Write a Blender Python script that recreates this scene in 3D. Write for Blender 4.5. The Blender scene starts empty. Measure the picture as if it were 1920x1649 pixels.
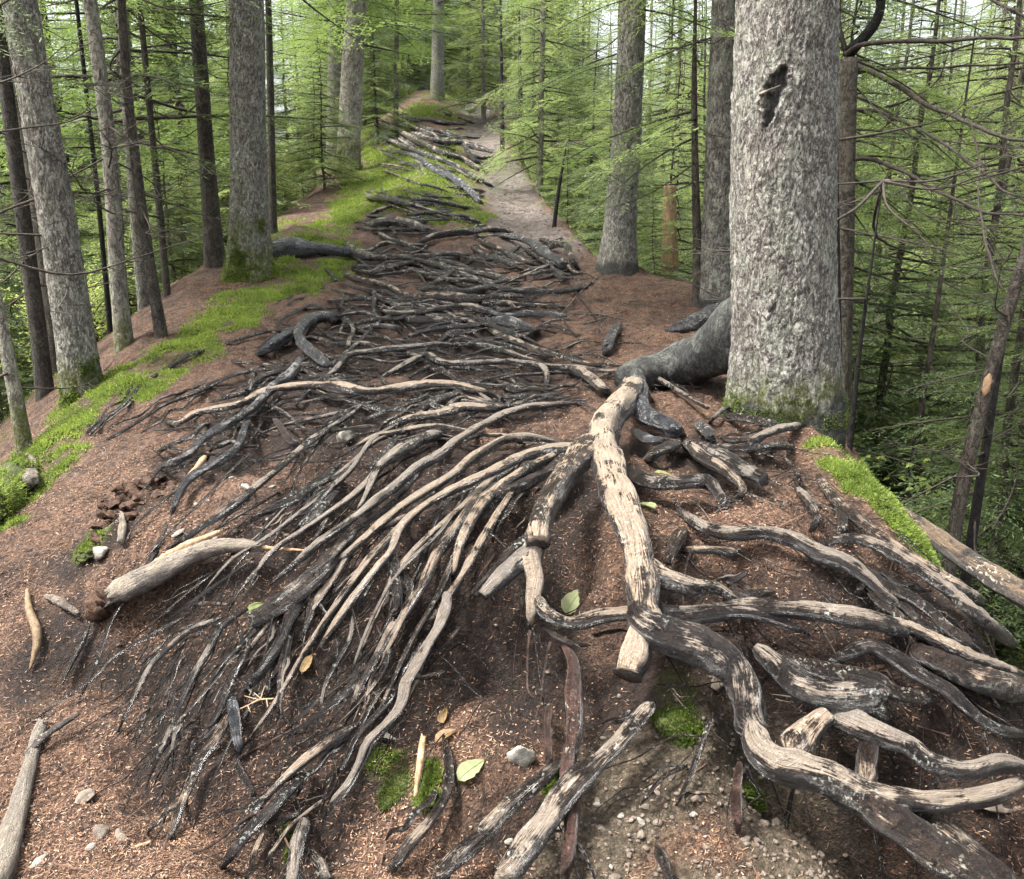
import bpy, math, random
import numpy as np

# ------------------------------------------------------------------ camera, sky, sun, exposure
scene = bpy.context.scene
col = scene.collection
CAMZ = 1.70
PITCH = math.radians(13.0)
FPX, CX, CY = 1600.0, 960.0, 824.5            # focal length and centre in photograph pixels
cam_d = bpy.data.cameras.new("camera")
cam_d.sensor_width = 36.0
cam_d.lens = 36.0 * FPX / 1920.0
cam_d.clip_start, cam_d.clip_end = 0.05, 2000
cam = bpy.data.objects.new("camera", cam_d)
cam.location = (0, 0, CAMZ)
cam.rotation_euler = (math.pi / 2 - PITCH, 0, 0)
col.objects.link(cam)
scene.camera = cam

world = bpy.data.worlds.new("World")
scene.world = world
world.use_nodes = True
wn = world.node_tree.nodes
wl = world.node_tree.links
wn.clear()
SUN_EL, SUN_AZ = math.radians(64), math.radians(-98)     # azimuth from +Y towards +X
sky = wn.new("ShaderNodeTexSky")
sky.sky_type = 'NISHITA'
sky.sun_disc = False
sky.sun_elevation = SUN_EL
sky.sun_rotation = SUN_AZ
sky.air_density = 1.0
sky.dust_density = 7.0
sky.ozone_density = 1.0
bg = wn.new("ShaderNodeBackground")
bg.inputs[1].default_value = 0.085
wo = wn.new("ShaderNodeOutputWorld")
hs = wn.new("ShaderNodeHueSaturation")
hs.inputs["Saturation"].default_value = .35          # overcast: cloud-white sky
wl.new(sky.outputs[0], hs.inputs["Color"])
wl.new(hs.outputs[0], bg.inputs[0])
wl.new(bg.outputs[0], wo.inputs[0])

sun_d = bpy.data.lights.new("sun", 'SUN')
sun_d.energy = 1.5
sun_d.angle = math.radians(11)
sun_d.color = (1.0, 0.96, 0.90)
sun = bpy.data.objects.new("sun", sun_d)
sun.rotation_euler = (math.pi / 2 - SUN_EL, 0, -SUN_AZ + math.pi)
sun.location = (0, 0, 30)
col.objects.link(sun)

scene.view_settings.view_transform = 'Standard'
scene.view_settings.look = 'None'
scene.view_settings.gamma = 1.0
scene.view_settings.exposure = 2.75
scene.render.engine = 'CYCLES'
scene.cycles.max_bounces = 8
scene.cycles.diffuse_bounces = 4
scene.cycles.transmission_bounces = 6
scene.cycles.transparent_max_bounces = 8
scene.cycles.use_denoising = True

# ------------------------------------------------------------------ numeric helpers
RNG = np.random.default_rng(11)
random.seed(5)
FWD = np.array([0, math.cos(PITCH), -math.sin(PITCH)])
UPV = np.array([0, math.sin(PITCH), math.cos(PITCH)])
EYE = np.array([0, 0, CAMZ])


def _h3(ix, iy, iz, seed):
    n = (ix.astype(np.int64) * 374761393 + iy.astype(np.int64) * 668265263 + iz.astype(np.int64) * 2147483647 + seed * 1274126177) & 0xFFFFFFFF
    n = ((n ^ (n >> 13)) * 1274126177) & 0xFFFFFFFF
    n = ((n ^ (n >> 16)) * 2246822519) & 0xFFFFFFFF
    return ((n ^ (n >> 15)) & 0xFFFFFF) / float(0xFFFFFF)


def vnoise(p, seed=0):
    p = np.asarray(p, float)
    i = np.floor(p)
    f = p - i
    f = f * f * (3 - 2 * f)
    i = i.astype(np.int64)
    out = 0
    for dx in (0, 1):
        for dy in (0, 1):
            for dz in (0, 1):
                w = (f[..., 0] if dx else 1 - f[..., 0]) * (f[..., 1] if dy else 1 - f[..., 1]) * (f[..., 2] if dz else 1 - f[..., 2])
                out = out + w * _h3(i[..., 0] + dx, i[..., 1] + dy, i[..., 2] + dz, seed)
    return out * 2 - 1


def fbm(p, octv=3, seed=0):
    s, a = 0, 1.0
    for k in range(octv):
        s = s + a * vnoise(np.asarray(p) * (2.03 ** k), seed + k * 7)
        a *= 0.5
    return s


def sstep(a, b, x):
    t = np.clip((x - a) / (b - a), 0, 1)
    return t * t * (3 - 2 * t)


def voronoi2(u, v, seed, wrap=None):
    """F2-F1 and the cell's random value on a 2-D jittered grid (u wraps after `wrap` cells)."""
    iu, iv = np.floor(u).astype(np.int64), np.floor(v).astype(np.int64)
    f1 = np.full(u.shape, 9.0)
    f2 = np.full(u.shape, 9.0)
    cid = np.zeros(u.shape)
    for du in (-1, 0, 1):
        for dv in (-1, 0, 1):
            cu, cv = iu + du, iv + dv
            wu = cu % wrap if wrap else cu
            z = np.zeros_like(cu)
            px = cu + 0.1 + 0.8 * _h3(wu, cv, z, seed)
            py = cv + 0.1 + 0.8 * _h3(wu, cv, z + 1, seed)
            d = np.hypot(px - u, py - v)
            r = _h3(wu, cv, z + 2, seed)
            closer = d < f1
            f2 = np.where(closer, f1, np.minimum(f2, d))
            cid = np.where(closer, r, cid)
            f1 = np.where(closer, d, f1)
    return f2 - f1, cid


def spline(pts, n):
    """Catmull-Rom through pts (any dimension), n samples evenly spread by chord length."""
    P = np.asarray(pts, float)
    if len(P) == 2:
        t = np.linspace(0, 1, n)[:, None]
        return P[0] * (1 - t) + P[1] * t
    P = np.vstack([2 * P[0] - P[1], P, 2 * P[-1] - P[-2]])
    seg = np.linalg.norm(P[2:-1, :2] - P[1:-2, :2], axis=1)
    acc = np.concatenate([[0], np.cumsum(seg)])
    s = np.linspace(0, acc[-1], n)
    k = np.clip(np.searchsorted(acc, s, side='right') - 1, 0, len(seg) - 1)
    t = ((s - acc[k]) / np.maximum(seg[k], 1e-9))[:, None]
    p0, p1, p2, p3 = P[k], P[k + 1], P[k + 2], P[k + 3]
    return 0.5 * ((2 * p1) + (-p0 + p2) * t + (2 * p0 - 5 * p1 + 4 * p2 - p3) * t ** 2 + (-p0 + 3 * p1 - 3 * p2 + p3) * t ** 3)


def smooth(a, k=1):
    for _ in range(k):
        b = a.copy()
        b[1:-1] = (a[:-2] + 2 * a[1:-1] + a[2:]) / 4
        a = b
    return a


# ------------------------------------------------------------------ the shape of the ridge
# profile along the walk (distance ahead of the viewer, height relative to the eye)
PY = np.array([-60, -6, 0, 1.4, 2.0, 2.45, 2.9, 3.3, 3.8, 4.8, 6.2, 7.8, 9.8, 13, 18, 24, 32, 40, 55, 90, 260.])
PZ = np.array([-6, -2.2, -1.8, -1.78, -1.70, -1.46, -1.13, -1.02, -.97, -.88, -.72, -.46, -.10, .40, 1.3, 2.7, 4.9, 6.2, 7.6, 7.0, 0.])
_m = np.gradient(PZ, PY)


def prof(y):
    y = np.clip(y, PY[0], PY[-1])
    k = np.clip(np.searchsorted(PY, y, side='right') - 1, 0, len(PY) - 2)
    h = PY[k + 1] - PY[k]
    t = (y - PY[k]) / h
    return ((2 * t ** 3 - 3 * t ** 2 + 1) * PZ[k] + (t ** 3 - 2 * t ** 2 + t) * h * _m[k] + (-2 * t ** 3 + 3 * t ** 2) * PZ[k + 1] + (t ** 3 - t ** 2) * h * _m[k + 1])


def xleft(y):
    return np.interp(y, [-10, 2, 3.6, 4.2, 5.6, 8.2, 14, 24, 32, 60], [-3.5, -2.5, -2.1, -2.1, -2.55, -3.05, -3.5, -3.6, -3.8, -5])


def xright(y):
    return np.interp(y, [-10, 2, 2.9, 4.2, 6.5, 8.3, 9.6, 13, 22, 32, 60], [3.0, 1.50, 1.40, 1.50, 1.95, 1.62, .82, .62, -.05, -.9, 1])


def xpath(y):
    return np.interp(y, [9, 10.5, 12, 15.5, 19.5, 23, 28, 32, 60], [.35, .3, .2, .0, -.3, -.75, -1.0, -1.6, -4])


def hground(x, y):
    """height of the smooth ground, world z"""
    x = np.asarray(x, float)
    y = np.asarray(y, float)
    near = 1 - sstep(4.0, 6.0, y)
    sh = np.interp(x, [-2.2, -1.4, -.7, 0, .6, 1.4], [.75, .55, .12, 0, -.1, -.15]) * near
    z = prof(y - sh)
    # crown of the ridge falls gently to the left, then both flanks drop steeply
    z = z - (0.08 - .045 * sstep(5, 8, y)) * np.maximum(0, -(x + .4)) ** 1.3 * sstep(2.5, 4, y)
    dl = np.maximum(0, xleft(y) - x)
    dr = np.maximum(0, x - xright(y))
    fl = lambda d, s, r: s * (np.sqrt(d * d + r * r) - r)
    drop = fl(dl, .70, .5) + fl(dr, 1.5, .14)
    drop = np.where(drop > 4, 4 + 3.2 * np.tanh((drop - 4) / 5), drop)
    far = sstep(40, 140, np.hypot(x, y))
    z = z - drop * (1 - .5 * far)
    # mossy bank left of the far trail, trail worn in
    xp = xpath(y)
    bank = sstep(9.5, 13, y) * (1 - sstep(34, 44, y))
    z = z + bank * .38 * np.exp(-((x - (xp - 1.55)) / .8) ** 2) - bank * .10 * np.exp(-((x - xp) / .45) ** 2)
    # hollows washed out under the roots of the bank
    for hx, hy, rx, ry, dz in HOLLOWS:
        z = z - dz * np.exp(-(((x - hx) / rx) ** 2 + ((y - hy) / ry) ** 2))
    return z + CAMZ


HOLLOWS = []


def ray(px, py):
    d = FWD + ((np.asarray(px, float) - CX) / FPX)[..., None] * np.array([1, 0, 0]) - ((np.asarray(py, float) - CY) / FPX)[..., None] * UPV
    return d                                   # not normalised: parameter t = depth along the view axis


def cast(px, py, lift=0.0, tmax=120.0):
    """photo pixel -> point on the ground (+lift)"""
    px, py = np.atleast_1d(px).astype(float), np.atleast_1d(py).astype(float)
    lift = np.broadcast_to(lift, px.shape)
    d = ray(px, py)
    ts = 1.0 * (tmax / 1.0) ** np.linspace(0, 1, 240)
    pts = EYE + d[:, None, :] * ts[None, :, None]
    below = pts[..., 2] < hground(pts[..., 0], pts[..., 1]) + lift[:, None]
    hit = np.argmax(below, axis=1)
    hit = np.where(below.any(axis=1), np.maximum(hit, 1), len(ts) - 1)
    a, b = ts[hit - 1], ts[hit]
    for _ in range(18):
        m = (a + b) / 2
        p = EYE + d * m[:, None]
        bl = p[:, 2] < hground(p[:, 0], p[:, 1]) + lift
        b = np.where(bl, m, b)
        a = np.where(bl, a, m)
    t = (a + b) / 2
    return EYE + d * t[:, None], t


def at_depth(px, py, t):
    d = ray(np.atleast_1d(px), np.atleast_1d(py))
    return EYE + d * np.broadcast_to(t, d.shape[:1])[:, None]


def project(P):
    r = np.asarray(P, float) - EYE
    t = r @ FWD
    ok = t > .2
    tt = np.where(ok, t, 1)
    return np.where(ok, CX + FPX * r[..., 0] / tt, -1e5), np.where(ok, CY - FPX * (r @ UPV) / tt, -1e5), t


for (px_, py_, rx_, ry_, dz_) in [(560, 462, .45, .5, -.20), (90, 860, .22, .25, -.12)]:      # mossy mounds
    p_, _ = cast(px_, py_)
    HOLLOWS.append((p_[0, 0], p_[0, 1], rx_, ry_, dz_))


def hdetail(x, y):
    """fine relief of the ground mesh on top of hground"""
    p = np.stack([x, y, np.zeros_like(x)], -1)
    near = 1 - sstep(10, 25, y)
    r = .028 * fbm(p * 2.6, 3, 3) + .014 * fbm(p * 13, 3, 9) * near
    lump = np.maximum(0, vnoise(p * 6.3, 40)) ** 2 * .03
    r = r - (.055 + .035 * (1 - sstep(3.5, 5, y))) * sstep(.12, .8, rdens(x, y)) * (1 + .5 * vnoise(p * 7, 66))
    return r + lump * near + .35 * fbm(p * .35, 2, 21) * sstep(1.0, 6, np.maximum(xleft(y) - x, x - xright(y)))


# ------------------------------------------------------------------ mesh and object helpers
def mesh_np(name, V, F, mats, uv=None, attrs=None, smooth_=True, mat_idx=None):
    """F: (n,3) or (n,4) int array, or list of both"""
    me = bpy.data.meshes.new(name)
    V = np.asarray(V, np.float32)
    Fs = [np.asarray(f, np.int32) for f in (F if isinstance(F, list) else [F]) if len(f)]
    loops = np.concatenate([f.ravel() for f in Fs])
    tot = np.concatenate([np.full(len(f), f.shape[1], np.int32) for f in Fs])
    start = np.concatenate([[0], np.cumsum(tot)[:-1]]).astype(np.int32)
    me.vertices.add(len(V))
    me.vertices.foreach_set("co", V.ravel())
    me.loops.add(len(loops))
    me.loops.foreach_set("vertex_index", loops)
    me.polygons.add(len(tot))
    me.polygons.foreach_set("loop_start", start)
    if smooth_:
        me.polygons.foreach_set("use_smooth", np.ones(len(tot), bool))
    for m in (mats if isinstance(mats, (list, tuple)) else [mats]):
        me.materials.append(m)
    if mat_idx is not None:
        me.polygons.foreach_set("material_index", np.asarray(mat_idx, np.int32))
    if uv is not None:
        l = me.uv_layers.new(name="UVMap")
        l.data.foreach_set("uv", np.asarray(uv, np.float32).ravel())
    for k, a in (attrs or {}).items():
        a = np.asarray(a, np.float32)
        if a.ndim == 1:
            me.attributes.new(k, 'FLOAT', 'POINT').data.foreach_set("value", a)
        else:
            me.attributes.new(k, 'FLOAT_COLOR', 'POINT').data.foreach_set("color", np.hstack([a, np.ones((len(a), 1), np.float32)]).ravel())
    me.update()
    me.validate()
    return me


def obj(name, me, parent=None, loc=(0, 0, 0), rot=None, scale=None, **props):
    o = bpy.data.objects.new(name, me)
    col.objects.link(o)
    o.location = loc
    if rot is not None:
        o.rotation_euler = rot
    if scale is not None:
        o.scale = (scale,) * 3 if np.isscalar(scale) else scale
    if parent is not None:
        o.parent = parent
    for k, v in props.items():
        o[k] = v
    return o


def thing(name, loc, label, category, group=None, rot=None, scale=None):
    o = obj(name, None, None, [float(v) for v in loc], rot, scale, label=label, category=category)
    o.empty_display_size = .2
    if group:
        o["group"] = group
    return o


def tag(o, label, category, group=None):
    o["label"] = label
    o["category"] = category
    if group:
        o["group"] = group
    return o


def tube_np(P, R, sides=10, squash=None, disp=None, cap=True, phase=0.0):
    """Tube along P with radii R. returns V, quads+tris, uv loops, (ring index, angle) of each vertex, normals-ish"""
    P = np.asarray(P, float)
    n = len(P)
    R = np.broadcast_to(R, n)
    T = np.gradient(P, axis=0)
    T /= np.maximum(np.linalg.norm(T, axis=1, keepdims=True), 1e-9)
    up = np.array([0, 0, 1.0])
    if abs(T[:, 2]).mean() > .8:
        up = np.array([1.0, 0, 0])
    N = np.cross(np.cross(T, up), T)
    N /= np.maximum(np.linalg.norm(N, axis=1, keepdims=True), 1e-9)
    for i in range(1, n):
        if N[i] @ N[i - 1] < 0:
            N[i] = -N[i]
    B = np.cross(T, N)
    a = np.linspace(0, 2 * math.pi, sides, endpoint=False) + phase
    rad = R[:, None] * np.ones(sides)
    if disp is not None:
        rad = rad * disp(n, a)
    ca, sa = np.cos(a), np.sin(a)
    sq = np.ones(n) if squash is None else np.broadcast_to(squash, n)
    V = P[:, None, :] + rad[..., None] * (ca[None, :, None] * N[:, None, :] * sq[:, None, None] + sa[None, :, None] * B[:, None, :])
    V = V.reshape(-1, 3)
    L = np.concatenate([[0], np.cumsum(np.linalg.norm(np.diff(P, axis=0), axis=1))])
    i = np.arange(n - 1)[:, None] * sides
    j = np.arange(sides)[None, :]
    j2 = (j + 1) % sides
    Q = np.stack([i + j, i + j2, i + sides + j2, i + sides + j], -1).reshape(-1, 4)
    u0 = np.broadcast_to(j / sides, (n - 1, sides))
    u1 = np.broadcast_to((j + 1) / sides, (n - 1, sides))
    l0 = np.broadcast_to(L[:-1, None], (n - 1, sides))
    l1 = np.broadcast_to(L[1:, None], (n - 1, sides))
    uv = np.stack([np.stack([u0, l0], -1), np.stack([u1, l0], -1), np.stack([u1, l1], -1), np.stack([u0, l1], -1)], -2).reshape(-1, 2)
    topness = np.tile(ca, n)
    ring = np.repeat(np.arange(n), sides)
    if cap:
        e0, e1 = len(V), len(V) + 1
        V = np.vstack([V, P[0], P[-1]])
        jj = np.arange(sides)
        kk = (jj + 1) % sides
        b = (n - 1) * sides
        tri = np.vstack([np.stack([np.full(sides, e0), kk, jj], -1), np.stack([np.full(sides, e1), b + jj, b + kk], -1)])
        uvt = np.zeros((len(tri) * 3, 2))
        uvt[:, 1] = np.repeat([L[0], L[-1]], sides * 3)
        F = [Q, tri]
        uv = np.vstack([uv, uvt])
        topness = np.concatenate([topness, [0, 0]])
        ring = np.concatenate([ring, [0, n - 1]])
    else:
        F = [Q]
    return V, F, uv, topness, ring


class Soup:
    """collects arrays of quads/tubes into one mesh"""
    def __init__(self):
        self.V, self.F4, self.F3, self.C, self.n = [], [], [], [], 0
        self.m4, self.m3 = [], []

    def add(self, V, F, c=0.5, mi=0):
        V = np.asarray(V, float).reshape(-1, 3)
        for f in (F if isinstance(F, list) else [F]):
            f = np.asarray(f)
            if not len(f):
                continue
            if f.shape[1] == 4:
                self.F4.append(f + self.n)
                self.m4.append(np.full(len(f), mi))
            else:
                self.F3.append(f + self.n)
                self.m3.append(np.full(len(f), mi))
        self.V.append(V)
        self.C.append(np.broadcast_to(c, len(V)))
        self.n += len(V)

    def quads(self, Q, c=0.5, mi=0):
        Q = np.asarray(Q, float)
        m = len(Q)
        self.add(Q.reshape(-1, 3), np.arange(m * 4).reshape(m, 4), np.repeat(np.broadcast_to(c, m), 4), mi)

    def mesh(self, name, mats, smooth_=True):
        F, mi = [], []
        if self.F4:
            F.append(np.vstack(self.F4))
            mi.append(np.concatenate(self.m4))
        if self.F3:
            F.append(np.vstack(self.F3))
            mi.append(np.concatenate(self.m3))
        return mesh_np(name, np.vstack(self.V), F, mats, attrs={"tint": np.concatenate(self.C)}, smooth_=smooth_, mat_idx=np.concatenate(mi))


# ------------------------------------------------------------------ materials
class NT:
    def __init__(self, name):
        self.m = bpy.data.materials.new(name)
        self.m.use_nodes = True
        self.t = self.m.node_tree
        self.t.nodes.clear()
        self.out = self.n("ShaderNodeOutputMaterial")

    def n(self, t, **kw):
        nd = self.t.nodes.new(t)
        for k, v in kw.items():
            if isinstance(k, str) and hasattr(nd, k):
                setattr(nd, k, v)
        return nd

    def l(self, a, b):
        self.t.links.new(a, b)

    def inp(self, nd, i, v):
        s = nd.inputs[i]
        if hasattr(v, "is_linked") or isinstance(v, bpy.types.NodeSocket):
            self.l(v, s)
        else:
            s.default_value = v
        return nd

    def attr(self, name):
        return self.n("ShaderNodeAttribute", attribute_name=name).outputs["Fac"]

    def noise(self, scale, detail=3, rough=.6, vec=None, dist=0.0):
        nd = self.n("ShaderNodeTexNoise")
        nd.inputs["Scale"].default_value = scale
        nd.inputs["Detail"].default_value = detail
        nd.inputs["Roughness"].default_value = rough
        nd.inputs["Distortion"].default_value = dist
        if vec is not None:
            self.l(vec, nd.inputs["Vector"])
        return nd.outputs["Fac"]

    def voro(self, scale, feature='F1', vec=None, out="Distance"):
        nd = self.n("ShaderNodeTexVoronoi", feature=feature)
        nd.inputs["Scale"].default_value = scale
        if vec is not None:
            self.l(vec, nd.inputs["Vector"])
        return nd.outputs[out]

    def ramp(self, fac, stops):
        nd = self.n("ShaderNodeValToRGB")
        self.l(fac, nd.inputs[0])
        el = nd.color_ramp.elements
        while len(el) < len(stops):
            el.new(.5)
        for e, (p, c) in zip(el, stops):
            e.position = p
            e.color = (*c, 1) if not np.isscalar(c) else (c, c, c, 1)
        return nd.outputs[0]

    def mix(self, fac, a, b, mode='MIX'):
        nd = self.n("ShaderNodeMix", data_type='RGBA', blend_type=mode)
        for s, v in ((nd.inputs[0], fac), (nd.inputs[6], a), (nd.inputs[7], b)):
            if isinstance(v, bpy.types.NodeSocket):
                self.l(v, s)
            else:
                s.default_value = v if (np.isscalar(v) or len(v) == 4) else (*v, 1)
        return nd.outputs[2]

    def math(self, op, a, b=0.0, clamp=False):
        nd = self.n("ShaderNodeMath", operation=op)
        nd.use_clamp = clamp
        for i, v in enumerate((a, b)):
            if isinstance(v, bpy.types.NodeSocket):
                self.l(v, nd.inputs[i])
            else:
                nd.inputs[i].default_value = v
        return nd.outputs[0]

    def pos(self, scale=(1, 1, 1)):
        g = self.n("ShaderNodeNewGeometry")
        if scale == (1, 1, 1):
            return g.outputs["Position"]
        m = self.n("ShaderNodeMapping")
        m.inputs["Scale"].default_value = scale
        self.l(g.outputs["Position"], m.inputs["Vector"])
        return m.outputs[0]

    def objc(self, scale=(1, 1, 1)):
        g = self.n("ShaderNodeTexCoord")
        m = self.n("ShaderNodeMapping")
        m.inputs["Scale"].default_value = scale
        self.l(g.outputs["Object"], m.inputs["Vector"])
        return m.outputs[0]

    def uv(self, scale=(1, 1, 1)):
        g = self.n("ShaderNodeTexCoord")
        m = self.n("ShaderNodeMapping")
        m.inputs["Scale"].default_value = scale
        self.l(g.outputs["UV"], m.inputs["Vector"])
        return m.outputs[0]

    def bump(self, h, strength=.5, dist=.01, normal=None):
        nd = self.n("ShaderNodeBump")
        nd.inputs["Strength"].default_value = strength
        nd.inputs["Distance"].default_value = dist
        self.l(h, nd.inputs["Height"])
        if normal is not None:
            self.l(normal, nd.inputs["Normal"])
        return nd.outputs[0]

    def rand(self):
        return self.n("ShaderNodeObjectInfo").outputs["Random"]

    def bsdf(self, colr, rough=.7, normal=None, spec=.4):
        b = self.n("ShaderNodeBsdfPrincipled")
        self.inp(b, "Base Color", colr if isinstance(colr, bpy.types.NodeSocket) else (*colr, 1))
        self.inp(b, "Roughness", rough)
        b.inputs["Specular IOR Level"].default_value = spec
        if normal is not None:
            self.l(normal, b.inputs["Normal"])
        return b.outputs[0]

    def done(self, sh):
        self.l(sh, self.out.inputs[0])
        return self.m


def ground_material():
    t = NT("forest_floor")
    p = t.pos()
    fine = t.noise(170, 4, .7, p)
    chips = t.voro(95, 'F1', p, "Color")
    sep = t.n("ShaderNodeSeparateColor")
    t.l(chips, sep.inputs[0])
    litter = t.ramp(fine, [(.30, (.022, .013, .009)), (.45, (.085, .051, .034)), (.56, (.175, .108, .072)), (.72, (.38, .265, .185))])
    litter = t.mix(1.0, litter, t.ramp(t.noise(48, 4, .75, p), [(.40, (.34, .31, .30)), (.58, (1.25, 1.2, 1.12))]), 'MULTIPLY')
    litter = t.mix(1.0, litter, t.ramp(t.noise(14, 4, .7, p), [(.36, (.26, .24, .23)), (.60, (1.15, 1.08, 1.02))]), 'MULTIPLY')
    litter = t.mix(t.math('MULTIPLY', t.math('POWER', sep.outputs[0], 3.0), .6), litter, (.27, .165, .115))
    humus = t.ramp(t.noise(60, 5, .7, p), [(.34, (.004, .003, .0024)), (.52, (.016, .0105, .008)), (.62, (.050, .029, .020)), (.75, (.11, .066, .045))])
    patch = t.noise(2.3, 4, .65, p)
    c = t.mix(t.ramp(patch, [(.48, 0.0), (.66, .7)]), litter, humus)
    c = t.mix(t.attr("soil"), c, humus)  # dark humus, with shade painted into the bank hollows
    tan = t.ramp(t.noise(48, 5, .75, p), [(.30, (.022, .017, .011)), (.5, (.085, .066, .043)), (.70, (.22, .178, .125))])
    c = t.mix(t.attr("bare"), c, tan)
    gravel = t.ramp(t.noise(38, 4, .8, p), [(.3, (.045, .036, .032)), (.5, (.15, .125, .11)), (.7, (.36, .32, .29))])
    gravel = t.mix(1.0, gravel, t.ramp(t.noise(5, 5, .75, p), [(.36, (.40, .37, .35)), (.6, (1.1, 1.08, 1.05))]), 'MULTIPLY')
    c = t.mix(t.attr("trail"), c, gravel)
    moss = t.ramp(t.noise(34, 4, .7, p), [(.3, (.022, .028, .006)), (.5, (.09, .12, .02)), (.72, (.24, .29, .05))])
    c = t.mix(t.attr("moss"), c, moss)
    h = t.math('ADD', t.noise(120, 4, .75, p), t.math('MULTIPLY', t.noise(30, 3, .6, p), 1.2))
    nrm = t.bump(h, 1.0, .030)
    rough = t.ramp(t.noise(9, 2, .5, p), [(.35, .62), (.65, .95)])
    return t.done(t.bsdf(c, rough, nrm, .3))


def litter_material():
    t = NT("needle_litter")
    c = t.n("ShaderNodeAttribute", attribute_name="hue").outputs["Color"]
    return t.done(t.bsdf(c, .75, None, .3))


def wood_material(name, dark, mid, pale, wet=.35):
    """bark rubbed off along the trodden top: pale wood with long grain; `wear` and the grain live on the mesh"""
    t = NT(name)
    grain = t.noise(5, 5, .72, t.uv((5.0, 1.6, 1)), 1.6)
    fine = t.noise(24, 4, .7, t.uv((5.0, 1.5, 1)), 1.0)
    spots = t.noise(70, 3, .65, t.pos())
    big = t.noise(8, 4, .65, t.pos())
    rgh = t.noise(120, 4, .75, t.pos())
    bark = t.ramp(t.math('ADD', t.math('MULTIPLY', rgh, .65), t.math('MULTIPLY', fine, .35)), [(.36, dark), (.55, mid), (.70, tuple(min(1, v * 3.2) for v in mid))])
    bark = t.mix(t.ramp(t.noise(16, 4, .7, t.pos(), .5), [(.46, 0.0), (.64, .75)]), bark, t.mix(rgh, tuple(v * 1.0 for v in mid), tuple(v * 4.2 for v in mid)))
    wood = t.ramp(t.math('ADD', t.math('MULTIPLY', grain, .55), t.math('MULTIPLY', fine, .45)),
                  [(.32, tuple(v * .14 for v in pale)), (.42, tuple(v * .50 for v in pale)), (.53, pale), (.68, tuple(min(.9, v * 1.6) for v in pale))])
    wood = t.mix(t.ramp(big, [(.45, 0.0), (.65, .6)]), wood, t.mix(1.0, wood, (.74, .78, .84), 'MULTIPLY'))
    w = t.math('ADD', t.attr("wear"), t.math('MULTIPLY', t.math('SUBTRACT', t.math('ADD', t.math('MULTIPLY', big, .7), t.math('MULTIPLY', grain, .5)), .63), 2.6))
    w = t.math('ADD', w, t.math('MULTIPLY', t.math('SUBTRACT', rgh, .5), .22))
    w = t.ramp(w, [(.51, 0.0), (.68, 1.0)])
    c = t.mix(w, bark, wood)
    lich = t.math('MULTIPLY', t.ramp(spots, [(.56, 0.0), (.64, 1.0)]), t.ramp(t.noise(5.5, 3, .6, t.pos()), [(.50, 0.0), (.62, .9)]))
    c = t.mix(lich, c, (.52, .54, .49))
    c = t.mix(1.0, c, t.ramp(t.rand(), [(0, (.70, .72, .76)), (.5, (1, .98, .95)), (1, (1.22, 1.10, .98))]), 'MULTIPLY')
    lump = t.noise(32, 4, .7, t.pos((1, 1, 1)), .8)
    h = t.math('ADD', t.math('ADD', grain, t.math('MULTIPLY', lump, 1.6)), t.math('ADD', t.math('MULTIPLY', fine, .55), t.math('MULTIPLY', rgh, .8)))
    nrm = t.bump(h, 1.0, .022)
    rough = t.math('ADD', t.math('ADD', t.math('MULTIPLY', w, .20), t.math('MULTIPLY', t.math('SUBTRACT', big, .5), .5)), wet, True)
    return t.done(t.bsdf(c, rough, nrm, .6))


def bark_material(name, base, crack, lichen, lich_amt=.5, scale=1.0, moss=True):
    """flaky conifer bark: short ragged cracks from ridged noise, pale lichen crusts"""
    t = NT(name)
    p = t.objc()
    st = t.objc((1, 1, .42))
    plate = t.attr("plate")
    crk = t.attr("crack")
    n1 = t.noise(34 * scale, 5, .75, p)
    rid = t.math('ABSOLUTE', t.math('SUBTRACT', t.noise(26 * scale, 4, .62, st, .8), .5))
    rid2 = t.math('ABSOLUTE', t.math('SUBTRACT', t.noise(52 * scale, 3, .6, t.objc((1, 1, .7)), .5), .5))
    c = t.ramp(t.math('ADD', t.math('MULTIPLY', n1, .75), t.math('MULTIPLY', plate, .25)),
               [(.28, tuple(x * .40 for x in base)), (.50, base), (.72, tuple(min(.8, x * 1.6) for x in base))])
    c = t.mix(t.math('MULTIPLY', t.ramp(t.noise(2.5, 3, .6, p), [(.4, 0.0), (.65, 1.0)]), .5), c, t.mix(1.0, c, (1.0, .92, .86), 'MULTIPLY'))
    c = t.mix(t.ramp(rid, [(.0, .95), (.045, .35), (.075, 0.0)]), c, crack)
    c = t.mix(t.ramp(rid2, [(.0, .6), (.03, 0.0)]), c, crack)
    c = t.mix(crk, c, crack)
    lm = t.math('MULTIPLY', t.ramp(t.noise(8, 5, .75, p), [(.46, 0.0), (.60, lich_amt)]), t.ramp(t.noise(85, 3, .65, p), [(.42, .1), (.56, 1.0)]))
    c = t.mix(lm, c, lichen)
    if moss:
        c = t.mix(t.math('MULTIPLY', t.attr("moss"), t.ramp(t.noise(22, 4, .7, p), [(.35, 0.0), (.55, .9)])), c, (.085, .10, .02))
    c = t.mix(t.attr("damp"), c, t.mix(t.noise(40, 4, .7, p), (.012, .013, .012), (.05, .052, .048)))
    c = t.mix(1.0, c, t.ramp(t.rand(), [(0, (.78, .78, .80)), (1, (1.15, 1.12, 1.06))]), 'MULTIPLY')
    h = t.math('ADD', t.math('MULTIPLY', t.math('MINIMUM', rid, .06), 6.0), t.math('ADD', t.math('MULTIPLY', t.math('MINIMUM', rid2, .05), 3.0), t.math('MULTIPLY', n1, .9)))
    nrm = t.bump(h, 1.0, .012)
    return t.done(t.bsdf(c, .8, nrm, .25))


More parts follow.
